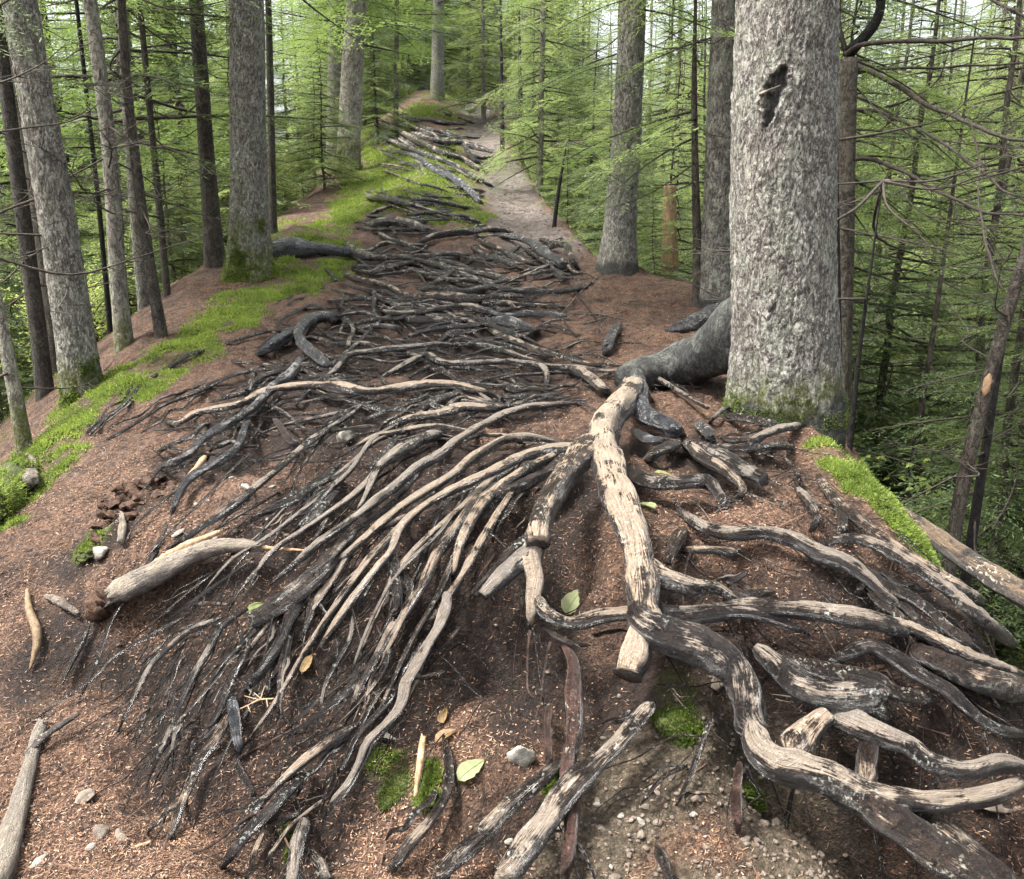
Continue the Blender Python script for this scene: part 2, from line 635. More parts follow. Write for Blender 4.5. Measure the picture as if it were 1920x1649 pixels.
def leaf_material(name, dark, mid, bright, trans):
    t = NT(name)
    tint = t.attr("tint")
    r = t.rand()
    f = t.math('ADD', t.math('MULTIPLY', tint, .7), t.math('MULTIPLY', r, .3))
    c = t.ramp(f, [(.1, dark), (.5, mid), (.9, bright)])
    b = t.bsdf(c, .55, None, .35)
    tr = t.n("ShaderNodeBsdfTranslucent")
    t.l(t.mix(.6, c, trans, 'MIX'), tr.inputs[0])
    mx = t.n("ShaderNodeMixShader")
    mx.inputs[0].default_value = .5
    t.l(b, mx.inputs[1])
    t.l(tr.outputs[0], mx.inputs[2])
    return t.done(mx.outputs[0])


def plain_wood(name, a, b, rough=.8, sc=30):
    t = NT(name)
    n = t.noise(sc, 5, .7, t.objc((1, 1, .4)))
    c = t.ramp(n, [(.3, a), (.7, b)])
    return t.done(t.bsdf(c, rough, t.bump(n, .8, .01), .3))


def rock_material(name, a, b, mossy=0.0):
    t = NT(name)
    p = t.pos()
    c = t.ramp(t.noise(28, 6, .75, p), [(.3, a), (.7, b)])
    c = t.mix(t.ramp(t.noise(75, 3, .6, p), [(.62, 0.0), (.7, .7)]), c, tuple(min(.8, v * 1.6) for v in b))
    if mossy:
        m = t.ramp(t.noise(24, 4, .7, p), [(.5 - mossy * .3, 0.0), (.62 - mossy * .2, 1.0)])
        c = t.mix(m, c, t.ramp(t.noise(80, 3, .7, p), [(.35, (.010, .014, .003)), (.65, (.075, .090, .016))]))
    return t.done(t.bsdf(c, .75, t.bump(t.noise(50, 5, .75, p), .9, .012), .35))


M = {}
M['ground'] = ground_material()
M['litter'] = litter_material()
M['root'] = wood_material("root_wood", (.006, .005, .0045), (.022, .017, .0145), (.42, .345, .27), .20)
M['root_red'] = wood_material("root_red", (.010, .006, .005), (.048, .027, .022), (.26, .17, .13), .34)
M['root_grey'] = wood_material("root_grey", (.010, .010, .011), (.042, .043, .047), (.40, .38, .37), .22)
M['deadwood'] = wood_material("weathered_wood", (.06, .05, .042), (.16, .13, .105), (.42, .35, .26), .6)
M['char'] = wood_material("charred_wood", (.012, .011, .010), (.035, .03, .027), (.20, .15, .10), .55)
M['splinter'] = plain_wood("split_wood", (.13, .07, .035), (.42, .29, .17), .75, 45)
M['peeled'] = plain_wood("peeled_wood", (.07, .046, .026), (.22, .155, .09), .7, 40)
M['rot'] = plain_wood("rotten_wood", (.010, .006, .0045), (.10, .055, .034), .9, 90)
M['bark'] = bark_material("spruce_bark", (.31, .298, .27), (.060, .052, .045), (.36, .39, .30), .55, 1.2)
M['bark_fine'] = bark_material("spruce_bark_fine", (.28, .26, .23), (.055, .046, .04), (.36, .39, .30), .75, 1.0)
M['bark_dark'] = bark_material("dark_bark", (.075, .062, .053), (.018, .015, .013), (.17, .18, .13), .35, .9)
M['bark_black'] = bark_material("burnt_bark", (.022, .019, .018), (.006, .006, .006), (.06, .06, .055), .2, .9, False)
M['buttress'] = bark_material("buttress_bark", (.085, .086, .083), (.022, .022, .021), (.19, .21, .17), .6, .8)
M['twig'] = plain_wood("dead_twig", (.022, .018, .015), (.085, .07, .055), .85, 40)
M['needles'] = leaf_material("fir_needles", (.014, .026, .010), (.060, .098, .034), (.17, .235, .075), (.27, .38, .09))
M['needles_light'] = leaf_material("young_needles", (.020, .036, .015), (.092, .135, .054), (.25, .31, .12), (.33, .42, .125))
M['broadleaf'] = leaf_material("broad_leaves", (.06, .085, .025), (.16, .21, .06), (.32, .37, .12), (.42, .48, .12))
M['moss'] = leaf_material("moss_tufts", (.030, .050, .010), (.145, .205, .038), (.34, .40, .085), (.27, .35, .06))
M['rock'] = rock_material("pale_rock", (.12, .11, .09), (.30, .28, .24))
M['rock_brown'] = rock_material("brown_rock", (.06, .048, .038), (.20, .16, .125))
M['rock_moss'] = rock_material("mossy_rock", (.05, .045, .035), (.15, .13, .10), 1.0)
M['leaf_fallen'] = leaf_material("fallen_leaf", (.10, .13, .04), (.25, .29, .13), (.40, .41, .24), (.3, .32, .12))
M['leaf_yellow'] = leaf_material("yellow_leaf", (.14, .075, .035), (.34, .23, .11), (.45, .33, .17), (.3, .2, .08))

# ------------------------------------------------------------------ where the roots run (traced one by one from the photograph)
BLK = {'A': (500, 450, 1 / 3), 'B': (560, 0, 1 / 3), 'D': (0, 500, 1 / 3), 'E': (1000, 500, .479), 'F': (0, 1000, .3936), 'G': (400, 950, .4238), 'H': (800, 950, .4238), 'I': (1280, 950, .4238)}
# tree | block | wear | arch height (m) | widths | flags (s start joined, j end joined, b end broken; r red, g grey bark) | points
ROOTS = """
L|A|.55|.02|35,30||420,10 500,80 600,100 740,100 900,125 1050,165 1200,190 1320,215 1430,245
L|A|.5|.0|18,22||480,165 600,185 700,150 850,125 950,135 1100,180
L|A|.5|.0|14,18||580,200 700,190 850,170 950,175 1050,190
L|A|.5|.0|18,14||330,155 370,200 400,245
L|A|.6|.02|25,32||420,175 480,210 560,230 700,265 760,310 860,320
L|A|.5|.02|40,44,30||660,380 760,345 860,325 1000,318 1150,330 1270,325 1400,320 1490,330
L|A|.5|.02|30,28,22||800,280 950,270 1050,275 1120,290 1250,265 1400,285 1600,290 1700,285 1800,260 1900,235
L|A|.6|.02|28,30||1030,240 1120,225 1220,230 1290,245
L|A|.7|.03|26,34,34||620,370 680,410 850,410 980,385 1100,375 1200,390 1290,440
L|A|.6|.01|25,22||1170,360 1300,350 1450,365 1600,375 1720,380
L|A|.5|.01|25,40|g|1180,365 1260,405 1330,430 1450,420 1560,420 1700,435 1740,430
L|A|.5|.01|28,30||740,450 850,450 1000,455 1150,450 1250,455
L|A|.5|.02|34,58,36|g|1230,455 1350,455 1450,490 1530,525
L|A|.6|.02|24,28||760,570 850,525 1000,495 1130,490 1250,470
L|A|.6|.02|35,20||1230,490 1320,540 1450,590 1600,640 1780,690 1920,720
S|A|.75|.03|24,28,26,24|j|1080,575 1200,590 1300,610 1380,640 1500,680 1580,710 1700,720 1920,740 2120,750 2250,810 2400,905 2480,945
S|A|.7|.06|24,34,30||300,800 390,730 460,650 600,625 800,605 950,590 1080,600
S|A|.8|.05|28,32,30,36||610,820 660,770 780,700 900,640 960,680 1050,695 1200,690 1350,685 1500,700 1560,720 1580,790 1550,860
L|A|.35|.06|60,52,40|g|410,430 300,430 220,460 180,520 190,570 240,620 330,690 400,730
L|A|.5|.0|14,14||350,580 400,540 430,480 460,390 560,370
L|A|.5|.02|25,25||430,420 450,450 490,490 480,540 450,590 480,630
L|A|.5|.02|28,28|g|500,500 620,485 720,495 760,510
L|A|.5|.02|20,25||590,260 610,310 600,390 620,440 660,470
L|A|.4|.0|18,16||350,275 410,290 440,330 400,400
L|A|.3|.0|14,14||0,390 150,320 280,275 360,275
L|A|.3|.0|12,12||110,395 250,390 400,385
S|A|.5|.0|14,12||460,720 560,760 620,775
S|A|.5|.02|18,18||790,780 860,740 940,700
S|A|.15|.02|40,40||840,980 930,910 1050,870 1110,855
S|D|.85|.06|26,34,46,42,40,40||860,850 1000,885 1100,825 1350,775 1500,700 1700,672 1900,672 2060,702 2240,685 2450,660 2600,675 2750,715 2870,770
S|A|.95|.07|22,42,50,46,40,34||1810,918 1650,925 1500,935 1350,975 1200,1050 1050,1140 970,1210 850,1270 780,1330 700,1400 600,1480 500,1560 370,1650 250,1740 130,1850 20,1940
S|A|.85|.03|20,26,28,26||450,1200 520,1150 620,1100 690,1090 850,1055 980,1050 1100,1070 1250,1100 1330,1095 1410,1135 1490,1165
S|A|.8|.05|26,45,50,40||665,1085 700,1040 800,1005 950,980 1080,945 1200,945 1350,950
S|A|.7|.04|22,40,60,70||500,1560 560,1430 600,1340 640,1270 720,1210 800,1160 900,1110 1010,1090
S|A|.95|.07|48,46,42,40|s|1760,1160 1600,1180 1450,1215 1300,1290 1150,1360 1000,1430 870,1510 780,1590 740,1650 700,1750 600,1870 500,2000 400,2140 320,2260 290,2320
S|G|.75|.02|22,20,26,22|s|860,40 760,90 660,150 600,210 540,310 480,400 440,460 400,540
S|A|.8|.05|50,52,46,44,40|s|1620,1215 1460,1290 1350,1360 1250,1440 1180,1530 1120,1640 1070,1780 1040,1960
S|G|.95|.05|40,42,48,38,40,34,22|s|1030,380 1030,450 1000,530 940,630 880,740 850,790 830,880 770,960 690,1040 650,1130 590,1240 530,1310 485,1395
S|A|.7|.04|40,45,44,30,20||1290,1380 1200,1440 1120,1540 1040,1650 950,1790 870,1960 780,2110 700,2270 600,2440
S|A|.25|.03|60,55|sj|1720,1200 1600,1290 1450,1370 1340,1420 1270,1450
S|A|.2|.02|28,22||1480,1390 1400,1460 1360,1530 1290,1620 1270,1700
S|E|.55|.10|100,92,88,82|sb|250,690 190,740 120,830 60,930 20,1040 18,1085
S|H|.98|.06|68,62,50|sb|490,165 400,240 320,320 250,395
S|H|.9|.04|90,75,60,22|s|500,160 460,240 480,320 465,420 455,540
S|H|.7|.06|50,58,52|sj|490,400 520,460 600,510 680,515 780,485 890,475
S|H|.1|.02|60,40|b|470,130 380,200 300,290 210,390
S|A|.45|.02|28,38,30||430,1290 300,1370 150,1470 0,1530 -80,1560
S|A|.4|.02|34,42,30||520,1240 430,1330 320,1440 250,1530 150,1650
S|A|.65|.05|20,28,38,40,28,18||610,850 480,980 350,1060 200,1170 50,1300 -100,1420 -300,1570 -500,1700 -630,1790
S|A|.5|.02|12,10||560,860 430,1000 300,1130 180,1310 130,1420
L|D|.55|.06|48,45,40,45,30|g|1720,480 1640,600 1540,670 1430,790 1290,880 1130,975 1060,1060 870,1145
L|D|.35|.05|35,40,42,26|g|1430,780 1380,900 1340,1010 1240,1090 1100,1170 1010,1270 955,1430
L|D|.5|.01|26,32||1430,590 1400,690 1380,730
L|D|.25|.01|20,24,16||1200,460 1080,490 980,550 880,610 770,690 700,780 600,850 520,930 460,1000
L|D|.25|.01|18,22,14||1600,580 1450,580 1320,610 1200,660 1080,720 920,780 780,870 650,950 560,1000
L|D|.4|.01|20,18||1650,360 1500,365 1380,400 1250,440
L|D|.15|.03|60,70,40|g|1660,360 1550,430 1440,500
S|D|.3|.02|30,44,30|r|1540,850 1600,930 1620,970 1700,1015
S|D|.35|.01|34,30,18||1920,1105 1800,1190 1650,1290 1500,1370 1420,1430
S|D|.3|.02|36,44,20||1910,1240 1780,1400 1640,1535
S|D|.6|.01|24,20||1870,1350 1820,1450 1740,1570
S|D|.3|.0|14,12||1480,700 1330,820 1250,960 1180,1040
L|D|.2|.0|12,10||1490,850 1380,1010 1270,1080
S|E|.35|.04|70,84,64,36|sg|400,450 400,520 440,580 520,620 590,660
S|E|.80|.09|70,90,125,118,112,118,112,108|sb|395,450 375,505 340,555 300,600 270,680 290,760 315,860 350,950 400,1080 420,1180 430,1300 428,1420 400,1520 372,1600
S|I|.55|.13|110,150,170,165,140,130,125|s|-215,440 -170,520 -60,580 60,618 170,670 250,740 290,850 300,960 340,1090
S|I|.85|.12|130,130,130,110,90,80,70|s|300,960 330,1070 420,1140 520,1165 640,1200 800,1270 1000,1305 1200,1305 1400,1265 1560,1195
S|I|.45|.10|110,145,150,140|s|640,1230 800,1300 900,1380 1050,1480 1200,1580 1400,1700
S|I|.35|.06|60,75,70|s|950,1340 1080,1400 1200,1480 1400,1620 1500,1700
S|I|.8|.08|90,80,75|sj|490,1110 560,1000 640,925
S|I|.75|.10|70,95,80,70,60,48||600,880 680,920 760,960 900,1020 1010,1060 1100,1130 1250,1160 1400,1130 1560,1165
S|I|.4|.05|80,100,90|sj|815,1230 820,1120 830,1010
S|I|.6|.08|80,100,125,130,70|sb|320,620 420,710 500,790 600,830 720,840 860,830 900,850
S|I|.5|.06|70,90,60|s|760,860 850,880 885,950
S|I|.35|.05|60,75,60||430,650 550,710 700,740 850,780 950,830 1120,850
S|I|.5|.06|50,62,50,45||640,700 720,650 830,620 920,660 1050,750 1180,820 1280,910 1380,980 1560,1020
S|I|.6|.06|45,45,70,90,70|s|-180,440 -30,460 120,455 250,440 380,450 550,460 750,490 900,520 1060,590
S|I|.85|.05|40,52,48||860,500 1000,530 1150,600 1300,670 1560,770
S|I|.45|.04|80,115,110||1000,630 1150,690 1300,760 1560,830
S|I|.5|.06|60,64,50,18|s|-140,520 0,500 150,475 280,470 400,500 480,530 560,570
S|H|.8|.07|80,80,70,50,36|s|980,240 1030,300 1100,325 1180,350 1290,360 1390,440
S|H|.3|.02|45,40||1260,360 1400,390 1530,380
S|I|.75|.05|34,55,62,66,50,36||-30,-10 0,30 100,95 200,122 350,115 480,140 600,200 720,240 800,300 880,370 960,450 980,520
S|I|.6|.02|32,26|s|815,320 770,385
S|I|.7|.06|34,60,62,56||585,175 700,145 800,150 900,190 1000,250 1150,350 1270,450 1400,560 1560,690
S|I|.6|.04|44,44,48,48||570,-180 650,-60 720,10 830,100 1000,220 1200,340 1360,450 1440,540 1560,660
S|I|.15|.04|50,55||740,240 900,350 1050,430 1200,560 1300,640
S|I|.3|.03|34,44||930,390 1050,510 1170,580
S|I|.3|.03|50,60|r|1260,360 1400,480 1560,640
S|E|.6|.02|14,18||975,743 1030,800 1042,850
S|E|.6|.02|28,32,28||1025,860 1080,920 1112,980 1085,1035
S|E|.3|.02|36,36|s|1195,935 1212,1000 1200,1055
S|E|.7|.03|60,48,34,26||590,680 660,740 740,790 810,850 822,890 760,925
S|E|.6|.03|50,60,48|b|630,690 740,750 850,810 905,838
S|E|.6|.03|40,62,50,40,34||370,795 450,840 560,850 680,840 720,880 752,930 705,990
S|E|.5|.03|50,48,30|b|585,1030 550,1090 525,1160
S|E|.6|.01|28,34||580,1112 700,1110 810,1122
S|E|.7|.02|18,18||690,612 740,560 840,522
S|E|.4|.02|26,32||740,580 850,600 970,625
S|E|.9|.03|34,32,30||830,705 900,660 980,632 1055,625
S|E|.6|.02|26,34||700,700 800,712 950,702 1015,705
S|E|.75|.03|28,36||120,388 220,430 300,505
S|E|.6|.02|12,8|s|430,420 445,470 474,540
S|E|.4|.03|30,42,30|g|345,225 320,250 300,290 285,355
S|E|.2|.02|40,40||440,755 500,720 570,690
S|E|.4|.02|36,36|g|390,640 460,680 520,680
S|E|.3|.03|80,75,60,30|sg|830,160 690,200 600,230 510,265
S|E|.3|.0|14,10||740,450 800,400 860,390
S|E|.4|.01|40,30|g|640,610 690,660 700,690
S|F|.65|.02|22,32,22,16||1060,400 900,470 820,530 720,630 650,760 600,860 555,960
S|F|.6|.02|30,36,26,16||1180,360 1060,440 1000,540 920,680 860,810 810,940 740,1090 695,1220
S|F|.5|.02|26,32,24||1190,440 1180,560 1120,660 1070,780 1030,870 960,980
S|F|.55|.03|40,46,36,26||1090,850 1030,980 950,1080 900,1200 850,1330 795,1510
S|F|.4|.03|50,50,46|g|1105,775 1120,900 1138,1045
S|F|.4|.01|26,34,20||1120,1070 1150,1150 1220,1270
S|G|.40|.05|50,70,80,60|b|640,90 560,180 450,300 300,430 170,505
S|G|.3|.03|40,52,40||410,310 370,450 330,520 280,620 220,720 145,810
S|G|.5|.02|28,28,18||480,270 400,400 350,500 330,620 300,750 285,950
S|G|.7|.01|34,28||545,290 470,400 410,480
S|G|.4|.03|40,42,34|s|795,200 810,320 815,420 800,510
S|G|.55|.02|34,32,14|s|800,510 730,640 650,790 605,905
S|G|.7|.03|30,42,28||660,950 540,1030 450,1090 350,1170 270,1250 170,1350
S|G|.4|.03|36,48,44||430,1170 330,1260 260,1340 150,1450 35,1600
S|G|.7|.01|18,16||510,1285 420,1350 330,1430 235,1570
S|G|.7|.04|50,62,56|b|410,1375 370,1500 345,1680
S|G|.5|.03|26,36,46||1020,1010 1040,1150 1030,1270 950,1400 860,1500 760,1640
S|G|.7|.03|22,16|s|860,770 950,750 1025,733
S|H|.6|.04|46,66,70||605,1115 480,1230 340,1350 220,1480 100,1590 20,1690
S|H|.6|.06|60,80,95,110|s|1000,870 860,1030 740,1150 620,1270 520,1400 400,1560 300,1720
S|H|.15|.03|50,66,70,60|r|590,580 650,700 660,850 660,1000 630,1150 640,1300 640,1450 605,1680
S|H|.1|.01|34,34|r|540,880 535,1000 540,1160
S|H|.2|.01|36,30||505,1320 510,1460
S|H|.5|.02|40,36||1000,870 910,910 835,955
S|H|.1|.02|26,20||1265,920 1210,1080 1160,1210 1105,1320
S|H|.1|.02|20,14||1150,1145 1040,1200 945,1320
S|H|.1|.01|50,40|r|1385,1140 1370,1280 1375,1430
S|H|.1|.02|40,50||1020,1510 1050,1580 1085,1680
S|G|.3|.02|22,14|s|960,560 1000,640 1100,520
S|G|.3|.01|18,14||720,680 560,790 420,900 310,1000
S|G|.2|.02|26,18||690,750 560,850 430,950 320,1020
S|G|.4|.01|14,10||810,430 740,560 680,690
S|F|.3|.01|18,12||1250,140 1130,290 1090,370
S|F|.2|.01|16,12||1210,120 1020,250 900,340 790,420
S|F|.3|.01|14,10||1060,160 900,280 760,400 640,500
S|F|.2|.0|16,10||880,520 800,670 720,820 640,1020
S|F|.2|.0|14,8||950,880 860,940 760,1060 700,1120
S|F|.3|.0|12,8||860,920 830,1100 770,1250
F|B|.6|.05|30,34,26||340,690 450,700 560,740 680,800 800,860 930,900 1010,950 1090,990
F|B|.6|.05|25,28,20||340,730 480,780 600,830 740,880 850,920 1000,1000 1090,1050 1130,1090
F|B|.5|.06|26,32,40,30|g|580,860 680,890 750,950 860,1000 950,1060 1010,1130 1045,1180
F|B|.4|.04|24,22||555,920 640,930 700,970
F|B|.6|.04|22,25||600,740 700,770 800,800 910,800 960,820 1110,870
F|B|.5|.03|18,20||520,660 680,670 800,690 960,700
F|B|.5|.03|20,22||650,710 780,740 900,780
F|B|.4|.05|30,32,22||365,1110 500,1120 620,1150 720,1165
F|B|.4|.03|24,20||610,1120 760,1130 900,1160 1050,1190
L|B|.6|.05|38,42,34||380,1275 480,1245 600,1255 700,1285 790,1320
L|B|.7|.03|25,22||440,1300 510,1350 600,1370 700,1420
L|B|.6|.04|26,34,28||640,1390 760,1330 880,1310 1000,1300 1100,1290 1230,1320
L|B|.5|.05|28,34,46,44|g|1080,1320 1200,1335 1300,1360 1380,1420 1450,1470 1540,1515
L|B|.4|.10|28,32,26||1390,1400 1460,1375 1510,1380 1530,1450 1575,1515
L|B|.6|.02|28,28||240,1370 330,1430 430,1450 560,1450 760,1440 900,1430 1000,1440
L|B|.6|.02|26,26||1000,1340 1100,1390 1200,1440 1340,1500
L|B|.5|.02|22,22||960,1380 1060,1440 1180,1480 1260,1520
L|B|.55|.05|80,90,85,60,34|sg|-240,1395 -80,1398 30,1400 140,1402 250,1415 330,1440
L|B|.5|.02|22,24||820,1210 950,1220 1030,1270
F|B|.4|.03|12,12||880,575 960,570 1030,578
F|B|.4|.02|18,26,24||900,770 940,830 980,900 1045,925
F|B|.4|.02|22,20||940,800 1020,830 1110,870
F|B|.5|.02|18,18||960,870 1030,890 1110,885
F|B|.4|.02|14,12||790,655 860,640 900,680
L|B|.5|.01|22,20||400,1520 560,1490 700,1470 820,1500
L|B|.5|.01|22,20||300,1500 420,1505 560,1520
L|B|.5|.01|20,18||1270,1400 1350,1450 1420,1500
L|B|.5|.01|20,18||700,1560 820,1570 960,1580 1060,1600
"""


def root_path(q, wpx, arch, flags, seed):
    """pixels along a root -> centre line and radius on (or arching over) the ground"""
    n = int(np.clip(np.linalg.norm(np.diff(q, axis=0), axis=1).sum() / 5.5, 14, 130))
    q2 = spline(q, n)
    w = np.interp(np.linspace(0, 1, n), np.linspace(0, 1, len(wpx)), wpx)
    s = np.linspace(0, 1, n)
    bump = np.sin(np.pi * s) ** .6
    if 's' in flags:
        bump = np.where(s < .5, 1, bump)
    if 'j' in flags or 'b' in flags:
        bump = np.where(s > .5, 1, bump)
    P, t = cast(q2[:, 0], q2[:, 1], 0.0)
    r = w / FPX * t / 2
    e0 = np.zeros(n) if 's' in flags else 1 - sstep(0, .12, s)
    e1 = np.zeros(n) if ('j' in flags or 'b' in flags) else 1 - sstep(0, .12, 1 - s)
    dive = np.maximum(e0, e1)
    lift = r * .5 + arch * bump - dive * (r * 1.5 + .03)
    P, t = cast(q2[:, 0], q2[:, 1], lift)
    for k in range(3):
        P[:, k] = smooth(P[:, k], 3)
    r = w / FPX * t / 2
    r = smooth(r * (1 - .45 * dive) * (1 + .14 * fbm(P * 11, 2, seed)), 1)
    return P, np.maximum(r, .002), dive


ROOT_PATHS = []
srng = np.random.default_rng(404)
for k, line in enumerate([l for l in ROOTS.strip().splitlines() if l.strip()]):
    tk, blk, wear, arch, ws, flags, pts = line.split('|')
    ox, oy, sc = BLK[blk]
    q = np.array([[ox + float(c.split(',')[0]) * sc, oy + float(c.split(',')[1]) * sc] for c in pts.split()])
    wpx = np.array([float(v) for v in ws.split(',')]) * sc * 1.08
    ROOT_PATHS.append((tk, float(wear), flags) + root_path(q, wpx, float(arch), flags, k + 1))
    # lesser roots that run alongside, half sunk in the soil
    ln = np.linalg.norm(np.diff(q, axis=0), axis=1).sum()
    if ln < 110 or wpx.max() > 30 or q[:, 1].mean() < 215:
        continue
    for c in range(int(srng.integers(0, 3)) if blk in 'IEH' else int(srng.integers(2, 4))):
        a, b = sorted(srng.uniform(0, 1, 2))
        if b - a < .3:
            a, b = max(0, a - .2), min(1, b + .2)
        dq = spline(q, 60)[int(a * 59):int(b * 59) + 1]
        if len(dq) < 8:
            continue
        dq = dq[::max(1, len(dq) // 7)]
        tn = np.gradient(dq, axis=0)
        tn /= np.linalg.norm(tn, axis=1, keepdims=True) + 1e-9
        nn = np.stack([-tn[:, 1], tn[:, 0]], -1)
        sgn = srng.choice([-1, 1])
        off = sgn * np.linspace(srng.uniform(.2, 1.2), srng.uniform(.8, 3.2), len(dq)) * max(9, wpx.mean()) + srng.normal(0, 4, len(dq))
        ROOT_PATHS.append((tk, srng.uniform(.1, .75), '') + root_path(dq + nn * off[:, None], wpx.mean() * srng.uniform(.3, .8) * np.array([1, .9, .5]), srng.uniform(0, .02), '', 400 + k * 3 + c))

# thin roots criss-crossing the crest, and the fine fan hanging down the left of the bank
for k in range(185):
    x0, y0 = srng.uniform(380, 1050), srng.uniform(470, 745) if k < 150 else srng.uniform(700, 860)
    ln = srng.uniform(90, 260) * (.6 + (y0 - 470) / 500)
    a = srng.normal(.04, .22)
    x = x0 + np.linspace(-.5, .5, 6) * ln * math.cos(a)
    y = y0 + np.linspace(-.5, .5, 6) * ln * math.sin(a) + srng.normal(0, 5, 6)
    if x[0] < 960 - (y0 - 330) * 1.55 or x[-1] > 1150 or (y0 > 760 and x[-1] > 820):
        continue
    ROOT_PATHS.append(('L', srng.uniform(.1, .75), '') + root_path(np.stack([x, y], -1), srng.uniform(3.5, 9) * np.array([.8, 1, .6]), srng.uniform(0, .015), '', 900 + k))
SWEEP = [[(703, 735), (617, 803), (517, 883), (400, 973), (290, 1047)], [(1000, 762), (900, 800), (785, 873), (660, 983), (540, 1070), (470, 1130), (400, 1230), (330, 1340)],
         [(1085, 838), (985, 855), (885, 905), (790, 955), (735, 1020), (660, 1130), (600, 1230), (560, 1330), (480, 1450)], [(1050, 850), (960, 890), (880, 965), (830, 1080), (770, 1200), (700, 1330), (640, 1440)],
         [(1040, 860), (990, 930), (950, 1010), (880, 1150), (830, 1250), (790, 1350), (720, 1480)]]
for k in range(11):
    i = k % 4
    f = srng.uniform(.2, .8)
    A_, B_ = spline(SWEEP[i], 9), spline(SWEEP[i + 1], 9)
    ff = np.clip(f + np.linspace(0, srng.normal(0, .25), 9), .08, .92)[:, None]
    q = A_ * (1 - ff) + B_ * ff + srng.normal(0, 9, (9, 2))
    q = q[int(srng.integers(0, 3)):9 - int(srng.integers(0, 3))]
    ROOT_PATHS.append(('S', srng.uniform(.4, .95), '') + root_path(q, srng.uniform(7, 19) * np.array([.8, 1, .8, .45]), srng.uniform(.01, .05), '', 1100 + k))
for k in range(14):
    x0, y0 = srng.uniform(300, 900), srng.uniform(820, 1300)
    ln = srng.uniform(180, 380)
    a = math.radians(srng.normal(128, 11) - (x0 - 600) * .02)
    s_ = np.linspace(0, 1, 6)
    x = x0 + s_ * ln * math.cos(a) + srng.normal(0, 5, 6)
    y = y0 + s_ * ln * math.sin(a) * (1 + .25 * s_) + srng.normal(0, 4, 6)
    ROOT_PATHS.append(('S', srng.uniform(.1, .7), '') + root_path(np.stack([x, y], -1), srng.uniform(4, 10) * np.array([1, .8, .4]), srng.uniform(0, .03), '', 1000 + k))

for k in range(70):                                # and the mossy bank beside the far trail
    x0, y0 = srng.uniform(640, 930), srng.uniform(215, 440)
    ln = srng.uniform(60, 150) * (.5 + (y0 - 200) / 350)
    a = srng.normal(.32 - (y0 - 215) / 900, .12)
    x = x0 + np.linspace(-.5, .5, 5) * ln * math.cos(a)
    y = y0 + np.linspace(-.5, .5, 5) * ln * math.sin(a) + srng.normal(0, 1.5, 5)
    if x[0] < 690 - (y0 - 215) * .25 or x[-1] > 905 + (y0 - 260) * .28:
        continue
    ROOT_PATHS.append(('F' if y0 < 380 else 'L', srng.uniform(.2, .75), '') + root_path(np.stack([x, y], -1), srng.uniform(3, 7) * np.array([.8, 1, .6]), srng.uniform(0, .04), '', 1200 + k))

# the great buttress swelling out of the big spruce's left side
_t0 = cast(1480, 768)[1][0]
_q = np.array([(1500, 470), (1432, 585), (1362, 645), (1300, 676), (1245, 694), (1205, 704), (1178, 716)], float)
_w = np.array([60, 130, 130, 106, 86, 70, 60], float)
_g, _gt = cast(_q[:, 0], _q[:, 1], _w / FPX * _t0 / 2 * .45)
_k = np.array([0, 0, .25, .7, 1, 1, 1])[:, None]
_tt = _gt * _k[:, 0] + np.array([_t0 - .05, _t0 - .02, _t0 - .06, _t0 - .08, 0, 0, 0]) * (1 - _k[:, 0])
_P = spline(np.hstack([_q, _tt[:, None]]), 60)
_r = np.interp(np.linspace(0, 1, 60), np.linspace(0, 1, 7), _w) / FPX * _P[:, 2] / 2
_P = at_depth(_P[:, 0], _P[:, 1], _P[:, 2])
ROOT_PATHS.append(('S', .22, 'sB', _P, _r, np.zeros(60)))

# hollows washed out beneath the roots of the bank (the roots bridge them)
_hol = [(1060, 1000, .13, .18, .36), (1030, 1180, .24, .16, .16), (1470, 1330, .14, .13, .38), (1655, 1420, .19, .12, .36), (620, 850, .5, .16, .13),
        (1300, 1105, .16, .07, .12), (930, 900, .35, .14, .12), (1800, 1560, .3, .2, .18), (720, 1080, .3, .12, .08), (480, 1070, .25, .10, .08), (1480, 1240, .14, .08, .12),
        (640, 690, .5, .14, .07), (1400, 700, .10, .12, .12), (860, 1180, .25, .12, .08), (420, 840, .35, .14, .09), (150, 1235, .32, .10, .12), (255, 905, .3, .10, .08), (300, 1120, .2, .08, .09)]
for px_, py_, rx_, ry_, dz_ in _hol:
    p_, _ = cast(px_, py_)
    HOLLOWS.append((p_[0, 0], p_[0, 1], rx_, ry_, dz_))

# the soil has washed out between crowded roots: rasterise their density, lower the ground there
RX0, RY0, RST = -4.0, 1.0, .02
RNX, RNY = 350, 700
ras = np.zeros((RNY, RNX))
for tk, wear, flags, P, r, dive in ROOT_PATHS:
    L_ = np.concatenate([[0], np.cumsum(np.linalg.norm(np.diff(P, axis=0), axis=1))])
    m_ = max(2, int(L_[-1] / .01))
    ss_ = np.linspace(0, L_[-1], m_)
    xi = ((np.interp(ss_, L_, P[:, 0]) - RX0) / RST).astype(int)
    yi = ((np.interp(ss_, L_, P[:, 1]) - RY0) / RST).astype(int)
    ok = (xi >= 0) & (xi < RNX) & (yi >= 0) & (yi < RNY)
    np.add.at(ras, (yi[ok], xi[ok]), np.clip(np.interp(ss_, L_, r)[ok] / .02, .3, 2.0))


def gblur(a, sg):
    k = np.exp(-.5 * (np.arange(-3 * sg, 3 * sg + 1) / sg) ** 2)
    k /= k.sum()
    a = np.apply_along_axis(lambda v: np.convolve(v, k, 'same'), 0, a)
    return np.apply_along_axis(lambda v: np.convolve(v, k, 'same'), 1, a)


